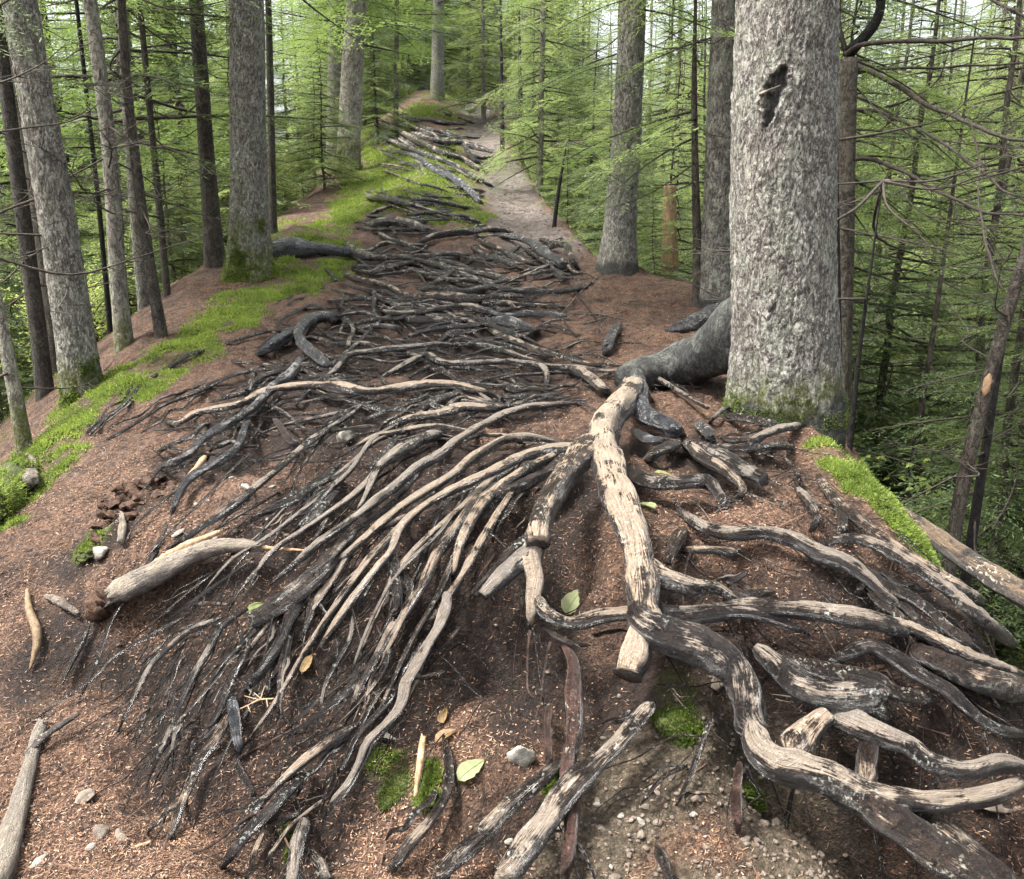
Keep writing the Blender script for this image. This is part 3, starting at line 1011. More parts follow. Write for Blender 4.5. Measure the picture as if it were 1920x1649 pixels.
RDENS = gblur(np.minimum(ras, 2.0), 6)
RDENS = RDENS / np.quantile(RDENS[RDENS > .02], .85)


def rdens(x, y):
    fx, fy = np.clip((x - RX0) / RST, 0, RNX - 1.01), np.clip((y - RY0) / RST, 0, RNY - 1.01)
    ix, iy = fx.astype(int), fy.astype(int)
    fx, fy = fx - ix, fy - iy
    v = RDENS[iy, ix] * (1 - fx) * (1 - fy) + RDENS[iy, ix + 1] * fx * (1 - fy) + RDENS[iy + 1, ix] * (1 - fx) * fy + RDENS[iy + 1, ix + 1] * fx * fy
    inside = (x > RX0) & (x < RX0 + RNX * RST) & (y > RY0) & (y < RY0 + RNY * RST)
    return np.clip(v, 0, 1.3) * inside


# ------------------------------------------------------------------ ground sheet with its masks
MOSS = [([(640, 492), (560, 525), (480, 560), (420, 590), (370, 625), (310, 665), (240, 715)], 34),
        ([(395, 655), (330, 690), (265, 735)], 26), ([(520, 440), (600, 445), (640, 460)], 26), ([(450, 520), (540, 470), (500, 540)], 24),
        ([(640, 395), (720, 365), (800, 392), (890, 405)], 30), ([(660, 345), (740, 325), (800, 345)], 24),
        ([(690, 250), (750, 300), (830, 330)], 20), ([(750, 225), (800, 215)], 9), ([(830, 180), (870, 165), (900, 158)], 10), ([(700, 290), (730, 310)], 25),
        ([(140, 790), (100, 850), (60, 900), (0, 960)], 42), ([(1535, 840), (1600, 900), (1680, 975), (1750, 1045), (1820, 1110)], 23),
        ([(180, 740), (230, 700)], 22), ([(720, 1420), (800, 1455)], 32), ([(1410, 1490), (1420, 1500)], 16), ([(150, 1040), (190, 1000)], 18),
        ([(1030, 1480), (1060, 1470)], 18), ([(540, 1560), (540, 1620)], 10), ([(1265, 1300), (1280, 1370)], 30)]
BARE = [([(1080, 1620), (1200, 1470), (1330, 1420), (1450, 1500), (1480, 1620)], 120), ([(1300, 1700), (1500, 1720)], 120)]
SOIL_SHADE = [([(1060, 930), (1040, 1060), (1040, 1250), (980, 1330)], 95), ([(450, 800), (620, 850), (900, 880), (1000, 900)], 50), ([(880, 1180), (950, 1260)], 90),  # bare dark humus; in the bank hollows it also stands in for shade
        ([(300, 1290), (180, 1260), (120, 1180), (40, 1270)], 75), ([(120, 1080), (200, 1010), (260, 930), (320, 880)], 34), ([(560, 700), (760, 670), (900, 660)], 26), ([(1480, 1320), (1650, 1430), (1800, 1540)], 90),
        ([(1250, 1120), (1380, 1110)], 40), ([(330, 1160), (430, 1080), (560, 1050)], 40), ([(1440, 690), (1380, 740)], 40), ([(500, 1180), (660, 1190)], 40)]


def pxmask(X, Y, Z, lines, soft=.5, nz=None):
    px, py, t = project(np.stack([X, Y, Z], -1))
    out = np.zeros(X.shape)
    for pl, hw in lines:
        pl = np.array(pl, float)
        best = np.full(X.shape, 1e9)
        for a, b in zip(pl[:-1], pl[1:]):
            d = b - a
            tt = np.clip(((px - a[0]) * d[0] + (py - a[1]) * d[1]) / (d @ d), 0, 1)
            best = np.minimum(best, np.hypot(px - a[0] - tt * d[0], py - a[1] - tt * d[1]))
        r = best / hw + (nz if nz is not None else 0)
        out = np.maximum(out, 1 - sstep(1 - soft, 1 + soft * .4, r))
    return out * (t > .2)


def axis(lo, hi, step, far_lo, far_hi, grow=1.13):
    a = list(np.arange(lo, hi + 1e-6, step))
    s = step
    while a[-1] < far_hi:
        s = min(s * grow, 12)
        a.append(a[-1] + s)
    s = step
    b = [a[0]]
    while b[-1] > far_lo:
        s = min(s * grow, 12)
        b.append(b[-1] - s)
    return np.array(b[:0:-1] + a)


xs = axis(-2.9, 2.2, .021, -190, 190)
ys = [1.2]
while ys[-1] < 260:
    ys.append(ys[-1] + max(.016, .0056 * ys[-1] ** 1.05) * (1 if ys[-1] < 36 else 6))
ysb = [1.2]
s_ = .02
while ysb[-1] > -55:
    s_ *= 1.2
    ysb.append(ysb[-1] - s_)
ys = np.array(ysb[:0:-1] + ys)
GX, GY = np.meshgrid(xs, ys)
GZ = hground(GX, GY) + hdetail(GX, GY)


def masks(X, Y, Z):
    nz = .55 * fbm(np.stack([X, Y, Z], -1) * 5, 3, 77)
    moss = pxmask(X, Y, Z, MOSS, .5, nz * 1.3) * (1 - .75 * sstep(.1, .55, fbm(np.stack([X, Y, Z], -1) * 3.1, 3, 91)))
    bare = pxmask(X, Y, Z, BARE, .6, nz * .6)
    soil = pxmask(X, Y, Z, SOIL_SHADE, .8, nz * .5)
    w = np.abs(X - xpath(Y)) + .12 * fbm(np.stack([X, Y, 0 * X], -1) * 1.5, 2, 5)
    trail = (1 - sstep(.36, .62, w)) * sstep(8.6, 10.5, Y) * (1 - sstep(36, 44, Y))
    under = sstep(.6, 2.5, np.maximum(xleft(Y) - X, X - xright(Y)))
    n2 = fbm(np.stack([X, Y, 0 * X], -1) * .9, 3, 15)
    moss = np.maximum(moss, under * sstep(.1, .5, n2) * .7)
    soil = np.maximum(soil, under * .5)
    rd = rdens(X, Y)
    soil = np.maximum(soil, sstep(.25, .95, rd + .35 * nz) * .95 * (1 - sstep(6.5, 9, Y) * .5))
    far = sstep(12, 15, Y) * (1 - sstep(40, 50, Y)) * np.exp(-((X - xpath(Y) + 1.5) / .8) ** 2)
    moss = np.maximum(moss, far * sstep(-.1, .3, n2) * .9)
    return np.clip(moss, 0, 1), bare, soil * .92, trail


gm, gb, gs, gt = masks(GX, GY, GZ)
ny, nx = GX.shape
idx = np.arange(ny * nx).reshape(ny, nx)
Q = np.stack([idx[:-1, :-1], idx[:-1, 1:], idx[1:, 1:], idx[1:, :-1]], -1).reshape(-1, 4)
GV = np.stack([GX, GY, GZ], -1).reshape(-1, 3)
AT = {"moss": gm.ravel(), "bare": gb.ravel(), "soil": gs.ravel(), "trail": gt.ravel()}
qx = GV[Q].mean(1)
on_path = (np.abs(qx[:, 0] - xpath(qx[:, 1])) < .62) & (qx[:, 1] > 9.0) & (qx[:, 1] < 38)


def submesh(name, sel):
    q = Q[sel]
    u, inv = np.unique(q, return_inverse=True)
    return mesh_np(name, GV[u], inv.reshape(-1, 4), M['ground'], attrs={k: v[u] for k, v in AT.items()})


obj("ground", submesh("ground", ~on_path), kind="structure", label="root-crossed ridge of brown needle litter, bare soil and moss")
obj("path", submesh("path", on_path), kind="structure", label="narrow pale stony trail climbing away between the trees")


def gz(x, y):
    return hground(x, y) + hdetail(np.asarray(x, float), np.asarray(y, float))


def gnormal(x, y, e=.02):
    dx = (gz(x + e, y) - gz(x - e, y)) / (2 * e)
    dy = (gz(x, y + e) - gz(x, y - e)) / (2 * e)
    n = np.stack([-dx, -dy, np.ones_like(dx)], -1)
    return n / np.linalg.norm(n, axis=-1, keepdims=True)


# ------------------------------------------------------------------ trees: trunks traced from the photograph
def fir_spray(rng, L, step=.05, needle=.045, width=.011, wid=.5, droop=.10):
    """one flat evergreen spray along +X: quads of twiglets, and its axis"""
    n = 14
    s = np.linspace(0, L, n)
    ax = np.stack([s, .04 * L * np.sin(s / L * 3 + rng.uniform(0, 6)), -droop * L * (s / L) ** 2 + .05 * L * (s / L)], -1)
    quads, tint = [], []
    side = 1
    x = .12 * L
    while x < L:
        f = x / L
        base = np.array([np.interp(x, s, ax[:, k]) for k in range(3)])
        l2 = wid * L * (1 - f) ** .75 * (0.55 + .45 * min(1, f * 4)) * rng.uniform(.6, 1.1) + .05
        a = side * rng.uniform(.75, 1.1)
        d2 = np.array([math.cos(a), math.sin(a), rng.uniform(-.28, .08)])
        m = max(2, int(l2 / .021))
        k = np.linspace(.05, 1, m) * l2
        p = base + d2 * k[:, None] + np.array([0, 0, -1]) * (k[:, None] ** 2) * .35
        sd = np.where(np.arange(m) % 2 == 0, 1, -1)
        aa = a + sd * rng.uniform(.5, 1.0, m)
        nd = np.stack([np.cos(aa), np.sin(aa), rng.uniform(-.35, .25, m)], -1)
        ln = needle * rng.uniform(.7, 1.4, m)[:, None]
        wd = np.stack([-np.sin(aa), np.cos(aa), rng.uniform(-.6, .6, m)], -1) * width * rng.uniform(.7, 1.3, m)[:, None]
        q = np.stack([p, p + nd * ln * .5 + wd * .5, p + nd * ln, p + nd * ln * .5 - wd * .5], 1)
        quads.append(q)
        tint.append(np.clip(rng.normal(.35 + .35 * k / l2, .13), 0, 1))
        # the twig's own axis
        wv = np.array([-d2[1], d2[0], 0]) * .0035
        quads.append(np.stack([[base - wv, base + wv, p[-1] + wv * .3, p[-1] - wv * .3]]))
        tint.append(np.array([.1]))
        side = -side
        x += step * rng.uniform(.6, 1.3)
    return np.vstack(quads), np.concatenate(tint), ax


def rotz(a):
    c, s = math.cos(a), math.sin(a)
    return np.array([[c, -s, 0], [s, c, 0], [0, 0, 1.0]])


def roty(a):
    c, s = math.cos(a), math.sin(a)
    return np.array([[c, 0, s], [0, 1, 0], [-s, 0, c]])


def rotx(a):
    c, s = math.cos(a), math.sin(a)
    return np.array([[1, 0, 0], [0, c, -s], [0, s, c]])


_r = np.random.default_rng(3)
SPRAYS = [fir_spray(_r, L, st) for L, st in ((1.0, .045), (1.25, .05), (.8, .04), (1.5, .055))]
SPRAYS_YOUNG = [fir_spray(_r, L, .035, .05, .013, .6, .14) for L in (.55, .75, .95)]


def crown_mesh(name, seed, z0, z1, r0, nb, sprays, mat, rad_top=.15, droop=.15, dens_top=.5):
    """limbs in loose whorls round the (here invisible) trunk axis, each carrying flat sprays"""
    rng = np.random.default_rng(seed)
    S = Soup()
    for i in range(nb):
        f = (i + rng.uniform(0, 1)) / nb
        z = z0 + (z1 - z0) * f
        if rng.uniform() < (1 - dens_top) * f:
            continue
        Lb = (r0 * (1 - f) + rad_top * f) * rng.uniform(.65, 1.25)
        q, tn, ax = sprays[rng.integers(len(sprays))]
        k = Lb / ax[-1, 0]
        kk = k if k < 1.6 else 1.6
        R = rotz(i * 2.4 + rng.uniform(-.5, .5)) @ roty(droop * rng.uniform(-.3, 1.6) - .05) @ rotx(rng.uniform(-.5, .5))
        off = max(0, Lb - ax[-1, 0] * kk)
        qq = (q * [kk, kk, kk] + [off, 0, 0]) @ R.T + [0, 0, z]
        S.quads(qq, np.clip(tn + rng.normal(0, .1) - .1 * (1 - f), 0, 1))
        axw = np.vstack([[0, 0, 0], ax * kk + [off, 0, 0]]) @ R.T + [0, 0, z]
        V, F, *_ = tube_np(axw[::2], np.linspace(.012, .002, len(axw[::2])) * (.6 + Lb * .5), 4, cap=False)
        S.add(V, F, .1, 1)
        # a second, smaller spray off the same limb
        if Lb > .7:
            q2, tn2, ax2 = sprays[rng.integers(len(sprays))]
            k2 = .45 * Lb / ax2[-1, 0] * rng.uniform(.7, 1.2)
            R2 = R @ rotz(rng.choice([-1, 1]) * rng.uniform(.5, .9))
            S.quads((q2 * k2) @ R2.T + axw[4], np.clip(tn2 + rng.normal(0, .1), 0, 1))
    return S.mesh(name, [mat, M['twig']])


def shrub_mesh(name, seed, h, r, n, leaf=.07):
    rng = np.random.default_rng(seed)
    S = Soup()
    for i in range(n):
        a, f = rng.uniform(0, 6.28), rng.uniform(.15, 1)
        tip = np.array([math.cos(a) * r * rng.uniform(.2, 1), math.sin(a) * r * rng.uniform(.2, 1), h * f])
        P = spline([[0, 0, 0], tip * [.3, .3, .6], tip], 7)
        V, F, *_ = tube_np(P, np.linspace(.007, .0015, 7), 3, cap=False)
        S.add(V, F, .1, 1)
        for s in range(3, 7):
            for q in range(rng.integers(3, 7)):
                aa, tl = rng.uniform(0, 6.28), rng.uniform(-.5, .3)
                d = np.array([math.cos(aa) * math.cos(tl), math.sin(aa) * math.cos(tl), math.sin(tl)])
                w = np.cross(d, [0, 0, 1])
                w = w / np.linalg.norm(w) + np.array([0, 0, rng.uniform(-.4, .4)])
                l = leaf * rng.uniform(.6, 1.3)
                p0 = P[s] + d * .03
                up = np.array([0, 0, .012])
                S.add(np.array([p0, p0 + d * l * .3 + w * l * .28 + up, p0 + d * l * .7 + w * l * .22 + up, p0 + d * l, p0 + d * l * .7 - w * l * .22 + up, p0 + d * l * .3 - w * l * .28 + up, p0 + d * l * .5]),
                      np.array([[0, 1, 6], [1, 2, 6], [2, 3, 6], [3, 4, 6], [4, 5, 6], [5, 0, 6]]), np.clip(rng.normal(.55, .2), 0, 1))
    return S.mesh(name, [M['broadleaf'], M['twig']])


def dead_branch_mesh(name, seed, L):
    """bare, arched, brittle limb with side twigs, along +X"""
    rng = np.random.default_rng(seed)
    S = Soup()
    up = rng.uniform(-.25, .3)
    P = spline([[0, 0, 0], [.35 * L, rng.normal(0, .05) * L, -.10 * L * rng.uniform(.2, 1.4)], [.7 * L, rng.normal(0, .08) * L, -.06 * L + up * .1], [L, rng.normal(0, .1) * L, up * L * .5]], 12)
    V, F, *_ = tube_np(P, np.linspace(.009, .0018, 12) * (.6 + .5 * L), 5)
    S.add(V, F)
    for k in range(int(5 + 6 * L)):
        i = rng.integers(3, 11)
        a = rng.choice([-1, 1]) * rng.uniform(.4, 1.1)
        l = rng.uniform(.12, .4) * L
        d = np.array([math.cos(a), math.sin(a), rng.uniform(-.3, .5)])
        T = spline([P[i], P[i] + d * l * .5 + [0, 0, -.03 * l], P[i] + d * l + [0, 0, rng.uniform(-.05, .2) * l]], 5)
        V, F, *_ = tube_np(T, np.linspace(.0035, .001, 5), 3)
        S.add(V, F)
    return S.mesh(name, M['twig'])


DEAD = [dead_branch_mesh("branch", 60 + k, L) for k, L in enumerate((.7, .9, 1.2, 1.5, 1.1, .8))]
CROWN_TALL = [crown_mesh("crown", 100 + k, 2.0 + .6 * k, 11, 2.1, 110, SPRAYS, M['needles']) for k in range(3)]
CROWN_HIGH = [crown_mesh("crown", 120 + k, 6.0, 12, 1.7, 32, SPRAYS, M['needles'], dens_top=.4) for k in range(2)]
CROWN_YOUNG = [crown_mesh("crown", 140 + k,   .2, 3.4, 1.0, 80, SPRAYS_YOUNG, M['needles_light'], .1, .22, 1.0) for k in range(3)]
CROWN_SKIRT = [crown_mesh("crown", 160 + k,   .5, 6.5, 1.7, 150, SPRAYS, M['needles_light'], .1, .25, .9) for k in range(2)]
SHRUB = [shrub_mesh("foliage", 180 + k, 1.3, .8, 75, .040) for k in range(3)]


def trunk_np(P, R, sides, plate=0.0, seed=0, flare=0.0, flare_h=.3, lobes=()):
    """trunk through P (base first). plate = size of bark plates in metres (0: plain)"""
    n = len(P)
    H = np.concatenate([[0], np.cumsum(np.linalg.norm(np.diff(P, axis=0), axis=1))])
    fl = {}

    def disp(n_, a):
        A, Z = np.meshgrid(a, H)
        rr = R[:, None]
        q = np.stack([np.cos(A) * 1.5, np.sin(A) * 1.5, Z * 1.3], -1)
        d = 1 + .045 * fbm(q + seed, 3, seed)
        ex = np.exp(-np.maximum(0, Z - .12) / flare_h)
        d = d + flare * ex
        for la, amt, wdt in lobes:
            da = (A - la + math.pi) % (2 * math.pi) - math.pi
            d = d + amt * np.exp(-(da / wdt) ** 2) * np.exp(-np.maximum(0, Z - .1) / (flare_h * 1.2))
        if plate:
            cells = max(6, int(2 * math.pi * R.mean() / plate))
            u = (A % (2 * math.pi)) / (2 * math.pi) * cells + .8 * fbm(q * 7, 3, seed + 3)
            v = Z / (plate * 1.9) + .8 * fbm(q * 6 + 9, 3, seed + 4)
            f, cid = voronoi2(u, v, seed + 5, cells)
            edge = sstep(.0, .13, f)
            # smaller scales broken out of the big plates
            f2, cid2 = voronoi2(u * 2.0, v * 2.3, seed + 8, cells * 2)
            edge2 = sstep(.0, .16, f2)
            d = d + (.0055 * edge * (.3 + cid) + .0035 * edge2 * cid2 - .005 + .004 * fbm(q * 14, 3, seed + 11)) / rr
            fl['crack'] = np.clip((1 - edge) * .8 + (1 - edge2) * .25, 0, .85)
            fl['plate'] = .6 * cid + .4 * cid2
        return d
    V, F, uv, top, ring = tube_np(P, R, sides, disp=disp, cap=True)
    m = len(V)
    att = {}
    for k in ('crack', 'plate'):
        a = fl[k].ravel() if k in fl else np.full(m - 2, .5 if k == 'plate' else 0.0)
        att[k] = np.concatenate([a, [0, 0]])
    att['height'] = H[ring]
    return V, F, uv, att


TREES = {}


def traced_tree(key, name, label, mat, pts, height=11, depth=None, sides=16, ring=.12, plate=0, flare=.25, flare_h=.25, crown=None, dead=0,
                dead_h=(1.0, 5.0), moss_h=0.0, damp_h=0.0, lobes=(), group=None, top_taper=.35, dead_scale=(.5, 1.1), crown_kw=None, scar=None):
    rng = np.random.default_rng(abs(hash(key)) % 9973 if False else sum(ord(c) * 31 ** i for i, c in enumerate(key)) % 9973)
    pts = np.array(pts, float)
    if depth is None:
        b, t = cast(pts[0, 0], pts[0, 1])
        b, t = b[0], t[0]
    else:
        b = at_depth(pts[0, 0], pts[0, 1], depth)[0]
        t = depth
    yb = b[1]
    d = ray(pts[:, 0], pts[:, 1])
    tt = yb / d[:, 1]
    P = EYE + d * tt[:, None]
    R = pts[:, 2] / FPX * tt / 2
    g = float(gz(np.array([P[0, 0]]), np.array([yb]))[0])
    if depth is not None and g < P[0, 2] - .05:        # foot hidden below the edge: carry the trunk down to the slope
        dirn = P[0] - P[1]
        dirn = dirn / abs(dirn[2])
        foot = P[0] + dirn * (P[0, 2] - g)
        foot[2] = float(gz(np.array([foot[0]]), np.array([foot[1]]))[0])
        P = np.vstack([foot, P])
        R = np.concatenate([[R[0] * 1.05], R])
    base = P[0].copy()
    dirn = P[-1] - P[-2]
    dirn = dirn / max(dirn[2], .05)
    dirn[:2] = np.clip(dirn[:2], -.35, .35)
    ztop = base[2] + height if height else -99
    if ztop > P[-1, 2] + .3:
        P = np.vstack([P, P[-1] + dirn * (ztop - P[-1, 2])])
        R = np.concatenate([R, [R[-1] * top_taper]])
    P = np.vstack([P[0] - [0, 0, .2], P])
    R = np.concatenate([[R[0]], R])
    L = np.concatenate([[0], np.cumsum(np.linalg.norm(np.diff(P, axis=0), axis=1))])
    vis = min(L[-1], .8 + .29 * t + max(0, CAMZ - base[2]))
    s = np.concatenate([np.arange(0, vis, ring), np.linspace(vis, L[-1], 12)[0 if vis < L[-1] else 11:]])
    Pd = np.stack([np.interp(s, L, P[:, k]) for k in range(3)], -1)
    Pd = smooth(Pd, 4)
    Rd = np.interp(s, L, R)
    V, F, uv, att = trunk_np(Pd - base, Rd, sides, plate, seed=int(rng.integers(1, 900)), flare=flare, flare_h=flare_h, lobes=lobes)
    h = att.pop('height') - .2
    nz = fbm(V * 6, 3, 5)
    att['moss'] = np.clip(1 - sstep(moss_h * .3, moss_h, h + nz * moss_h * .4), 0, 1) if moss_h else np.zeros(len(V))
    att['damp'] = np.clip(1 - sstep(damp_h * .3, damp_h, h + nz * damp_h * .5), 0, 1) * .9 if damp_h else np.zeros(len(V))
    if scar is not None:
        sp = []
        for sx, sy in spline(scar, 14):
            dd = ray(np.array([sx]), np.array([sy]))[0]
            k = yb / dd[1]
            c = np.array([np.interp((EYE + dd * k)[2], Pd[:, 2], Pd[:, j]) for j in range(3)])
            rr_ = np.interp(c[2], Pd[:, 2], Rd)
            off = (EYE + dd * k)[0] - c[0]
            sp.append([c[0] + off, c[1] - math.sqrt(max(1e-4, rr_ ** 2 - off ** 2)), (EYE + dd * k)[2] - .10 * 0])
        sp = np.array(sp) - base
        ds = np.min(np.linalg.norm(V[:, None, :] - sp[None], axis=2) / np.interp(np.arange(14), [0, 4, 9, 13], [.022, .055, .040, .018])[None], axis=1) + .35 * fbm(V * 45, 3, 17)
        k = 1 - sstep(.45, 1.0, ds)
        ax_ = np.stack([np.interp(V[:, 2], Pd[:, 2] - base[2], Pd[:, j] - base[j]) for j in range(2)], -1)
        V[:, :2] -= (V[:, :2] - ax_) * (k * .13)[:, None]
        rim = np.exp(-((ds - 1.15) / .22) ** 2)
        V[:, :2] += (V[:, :2] - ax_) * (rim * .035)[:, None]
        att['damp'] = np.maximum(att['damp'], k * .95)
    T = thing(name, base, label, "tree", group)
    obj("trunk", mesh_np("trunk", V, F, mat, uv, att), T)
    if crown:
        obj("crown", crown, T, rot=(0, 0, rng.uniform(0, 6.28)), **(crown_kw or {}))
    for k in range(dead):
        hh = rng.uniform(*dead_h)
        p = np.array([np.interp(hh, Pd[:, 2] - base[2], Pd[:, c]) for c in range(3)]) - base
        o = obj("branch", DEAD[rng.integers(len(DEAD))], T, p, (rng.uniform(-.4, .4), rng.uniform(-.35, .45), rng.uniform(0, 6.28)), rng.uniform(*dead_scale))
    TREES[key] = (T, base, Pd, Rd)
    return T


traced_tree('S', "spruce_tree", "biggest tree, thick grey spruce with scaly bark and a dark scar, spreading bare roots", M['bark'],
            [(1484, 768, 190), (1478, 690, 190), (1472, 560, 190), (1468, 400, 190), (1470, 200, 188), (1475, 0, 182)], 12, sides=240, ring=.009, plate=.036,
            flare=.04, flare_h=.24, crown=CROWN_HIGH[0], moss_h=.35, damp_h=.12,
            lobes=((math.pi * .5, .25, .4), (math.pi * 1.65, .22, .4), (math.pi * 1.0, .48, .36), (math.pi * 1.3, .12, .3), (.2, .12, .4)), scar=[(1440, 148), (1432, 175), (1424, 205), (1414, 245)])
traced_tree('L', "spruce_tree", "pale straight spruce with moss-covered foot on the left ridge edge", M['bark'],
            [(470, 520, 78), (468, 430, 70), (465, 250, 65), (462, 0, 62)], 12, sides=110, ring=.02, plate=.036, flare=.28, flare_h=.3, crown=CROWN_HIGH[1], moss_h=.75,
            dead=5, dead_h=(2.2, 4.5))
traced_tree('F', "spruce_tree", "slim grey-green trunk beside the mossy bank left of the trail", M['bark_fine'],
            [(653, 322, 46), (655, 250, 42), (661, 120, 40), (668, 0, 37)], 12, sides=60, ring=.035, plate=.04, flare=.25, crown=CROWN_TALL[1], moss_h=.9, dead=10, dead_h=(1.5, 5))
traced_tree('T1', "spruce_tree", "leaning lichen-pale spruce trunk at the far left, mossy at the foot", M['bark'],
            [(155, 742, 70), (143, 640, 67), (108, 420, 64), (73, 210, 61), (40, 20, 58)], 11, sides=110, ring=.018, plate=.038, flare=.15, flare_h=.2, crown=CROWN_HIGH[0], moss_h=.35,
            dead=8, dead_h=(.6, 3))
traced_tree('T2', "young_conifer", "slender pale trunk leaning out of frame at the left edge", M['bark_fine'], [(48, 848, 27), (25, 720, 25), (-8, 560, 22)], 8, sides=20, moss_h=.4, dead=8, dead_h=(.4, 2.5), crown=CROWN_HIGH[1])
traced_tree('T3', "young_conifer", "mid-grey slim trunk just left of the leaning lichen-pale spruce", M['bark_dark'], [(90, 790, 32), (72, 620, 29), (45, 420, 27), (8, 140, 24)], 10, depth=7.6, sides=24, dead=16, dead_h=(.8, 5), crown=CROWN_HIGH[1])
traced_tree('T3b', "young_conifer", "dark slim trunk half hidden behind the leaning lichen-pale spruce", M['bark_dark'], [(112, 760, 28), (95, 560, 26), (62, 330, 24), (20, 60, 22)], 10, depth=8.6, sides=20, dead=12, dead_h=(1, 5), crown=CROWN_HIGH[1])
traced_tree('T4', "young_conifer", "mottled brown trunk with bare twigs right of the leaning lichen-pale spruce", M['bark_fine'], [(234, 655, 32), (222, 540, 29), (205, 267, 27), (177, 60, 25)], 10, sides=30, moss_h=.3, dead=22, dead_h=(.8, 4.5), crown=CROWN_HIGH[0])
traced_tree('T5', "young_conifer", "thin reddish-brown trunk rising from the left slope near the moss band", M['bark_dark'], [(303, 628, 21), (280, 500, 20), (258, 330, 18), (236, 150, 16), (228, 0, 14)], 9, sides=20, dead=22, dead_h=(.8, 4.5), crown=CROWN_HIGH[1])
traced_tree('T5b', "young_conifer", "pale grey thin trunk between the mottled brown and the blackened trunks", M['bark_fine'], [(276, 640, 22), (262, 480, 24), (245, 280, 22), (232, 60, 20)], 10, depth=9.5, sides=20, dead=18, dead_h=(1, 6), crown=CROWN_TALL[0])
traced_tree('T6', "burnt_conifer", "blackened trunk standing darkest among the left trees", M['bark_black'], [(352, 520, 46), (340, 400, 42), (322, 230, 36), (300, 50, 32)], 9, sides=30, dead=20, dead_h=(.8, 5))
traced_tree('T7', "young_conifer", "brown trunk between the blackened trunk and the mossy-footed spruce", M['bark_dark'], [(404, 500, 36), (396, 400, 32), (383, 230, 28), (370, 40, 26)], 10, sides=30, dead=18, dead_h=(1, 5), crown=CROWN_HIGH[1])
traced_tree('T7b', "young_conifer", "thin dark pole right behind the mossy-footed spruce", M['bark_dark'], [(512, 420, 14), (508, 200, 13), (503, 0, 12)], 9, depth=11.5, sides=14, dead=20, dead_h=(1, 6), crown=CROWN_TALL[2])
traced_tree('T8', "young_conifer", "thin dark stem left of the blackened trunk", M['bark_dark'], [(318, 600, 13), (300, 400, 13), (285, 250, 12), (268, 70, 11)], 9, depth=8.8, sides=14, dead=14, dead_h=(1, 5))
traced_tree('T8b', "young_conifer", "thinnest black stem between two left-hand trunks", M['bark_black'], [(205, 600, 9), (185, 380, 9), (165, 200, 8)], 7, depth=9.0, sides=10, dead=14, dead_h=(1, 5))
traced_tree('T10', "spruce_tree", "grey trunk at the top of the trail, farthest of the clear trunks", M['bark'], [(820, 188, 26), (821, 100, 23), (822, 15, 21)], 12, sides=30, ring=.08, crown=CROWN_TALL[0], moss_h=.6)
traced_tree('T10b', "spruce_tree", "blurred grey trunk behind the slim trunk left of the trail", M['bark_fine'], [(626, 230, 27), (627, 100, 25), (628, 0, 24)], 12, depth=24, sides=24, ring=.1, crown=CROWN_TALL[2], dead=12, dead_h=(2, 7))
traced_tree('T10c', "young_conifer", "thin pole left of the trail's far end", M['bark_dark'], [(742, 215, 10), (743, 100, 9), (744, 30, 8)], 10, depth=24, sides=12, ring=.2, crown=CROWN_TALL[1], dead=14, dead_h=(1, 6))
traced_tree('T11', "spruce_tree", "grey spruce trunk on the right of the trail, swelling at its foot", M['bark'], [(1157, 510, 72), (1163, 420, 60), (1175, 250, 54), (1187, 0, 48)], 12, sides=90, ring=.022, plate=.036, flare=.22, crown=CROWN_HIGH[0], damp_h=.14, dead=6, dead_h=(1.5, 4))
traced_tree('T12', "spruce_tree", "brown-grey trunk standing directly behind the biggest tree", M['bark_fine'], [(1343, 562, 62), (1346, 420, 56), (1352, 200, 52), (1360, 0, 48)], 12, depth=7.3, sides=80, ring=.025, plate=.036, flare=.15, crown=CROWN_TALL[1], damp_h=.12, dead=4, dead_h=(2, 4))
traced_tree('T13', "dead_sapling", "thin twiggy dead sapling left of the biggest tree", M['bark_dark'], [(1312, 572, 24), (1307, 450, 17), (1303, 300, 13), (1301, 160, 11), (1303, 60, 7)], 3.2, sides=18, dead=26, dead_h=(.9, 3.1), dead_scale=(.35, .8), top_taper=.5)
traced_tree('T15', "forked_conifer", "dark forked tree just behind the right side of the biggest tree", M['bark_dark'], [(1580, 640, 34), (1584, 450, 34), (1588, 250, 32), (1592, 110, 32)], 3.0, depth=6.6, sides=30, flare=.1, top_taper=.9)
traced_tree('T16', "young_conifer", "thin black pole leaning right of the biggest tree", M['bark_black'], [(1592, 850, 10), (1612, 650, 8), (1640, 450, 4), (1655, 340, 1.5)], 0, depth=5.6, sides=12, dead=8, dead_h=(.8, 3))
traced_tree('T17', "young_conifer", "straight dark pole touching the right edge of the biggest tree", M['bark_black'], [(1576, 840, 13), (1572, 650, 13), (1568, 420, 12)], 6, depth=5.9, sides=12, dead=8, dead_h=(1, 4))
traced_tree('T18', "snag", "leaning dark snag with an orange wound at the right edge", M['bark_dark'], [(1788, 1010, 24), (1806, 900, 25), (1842, 750, 24), (1880, 620, 23), (1915, 500, 22), (1950, 380, 20)], 5, depth=4.9, sides=20, dead=5, dead_h=(.8, 3))
traced_tree('T18b', "young_conifer", "thin black stem close beside the leaning snag", M['bark_black'], [(1818, 1040, 19), (1838, 900, 17), (1858, 780, 14), (1880, 640, 11), (1895, 560, 5)], 0, depth=5.1, sides=12, dead=6, dead_h=(.6, 2.4))
traced_tree('T18c', "young_conifer", "faint thin pole between the biggest tree and the leaning snag", M['bark_dark'], [(1705, 900, 11), (1745, 660, 10), (1770, 480, 8)], 5, depth=8.0, sides=10, dead=14, dead_h=(1, 5))
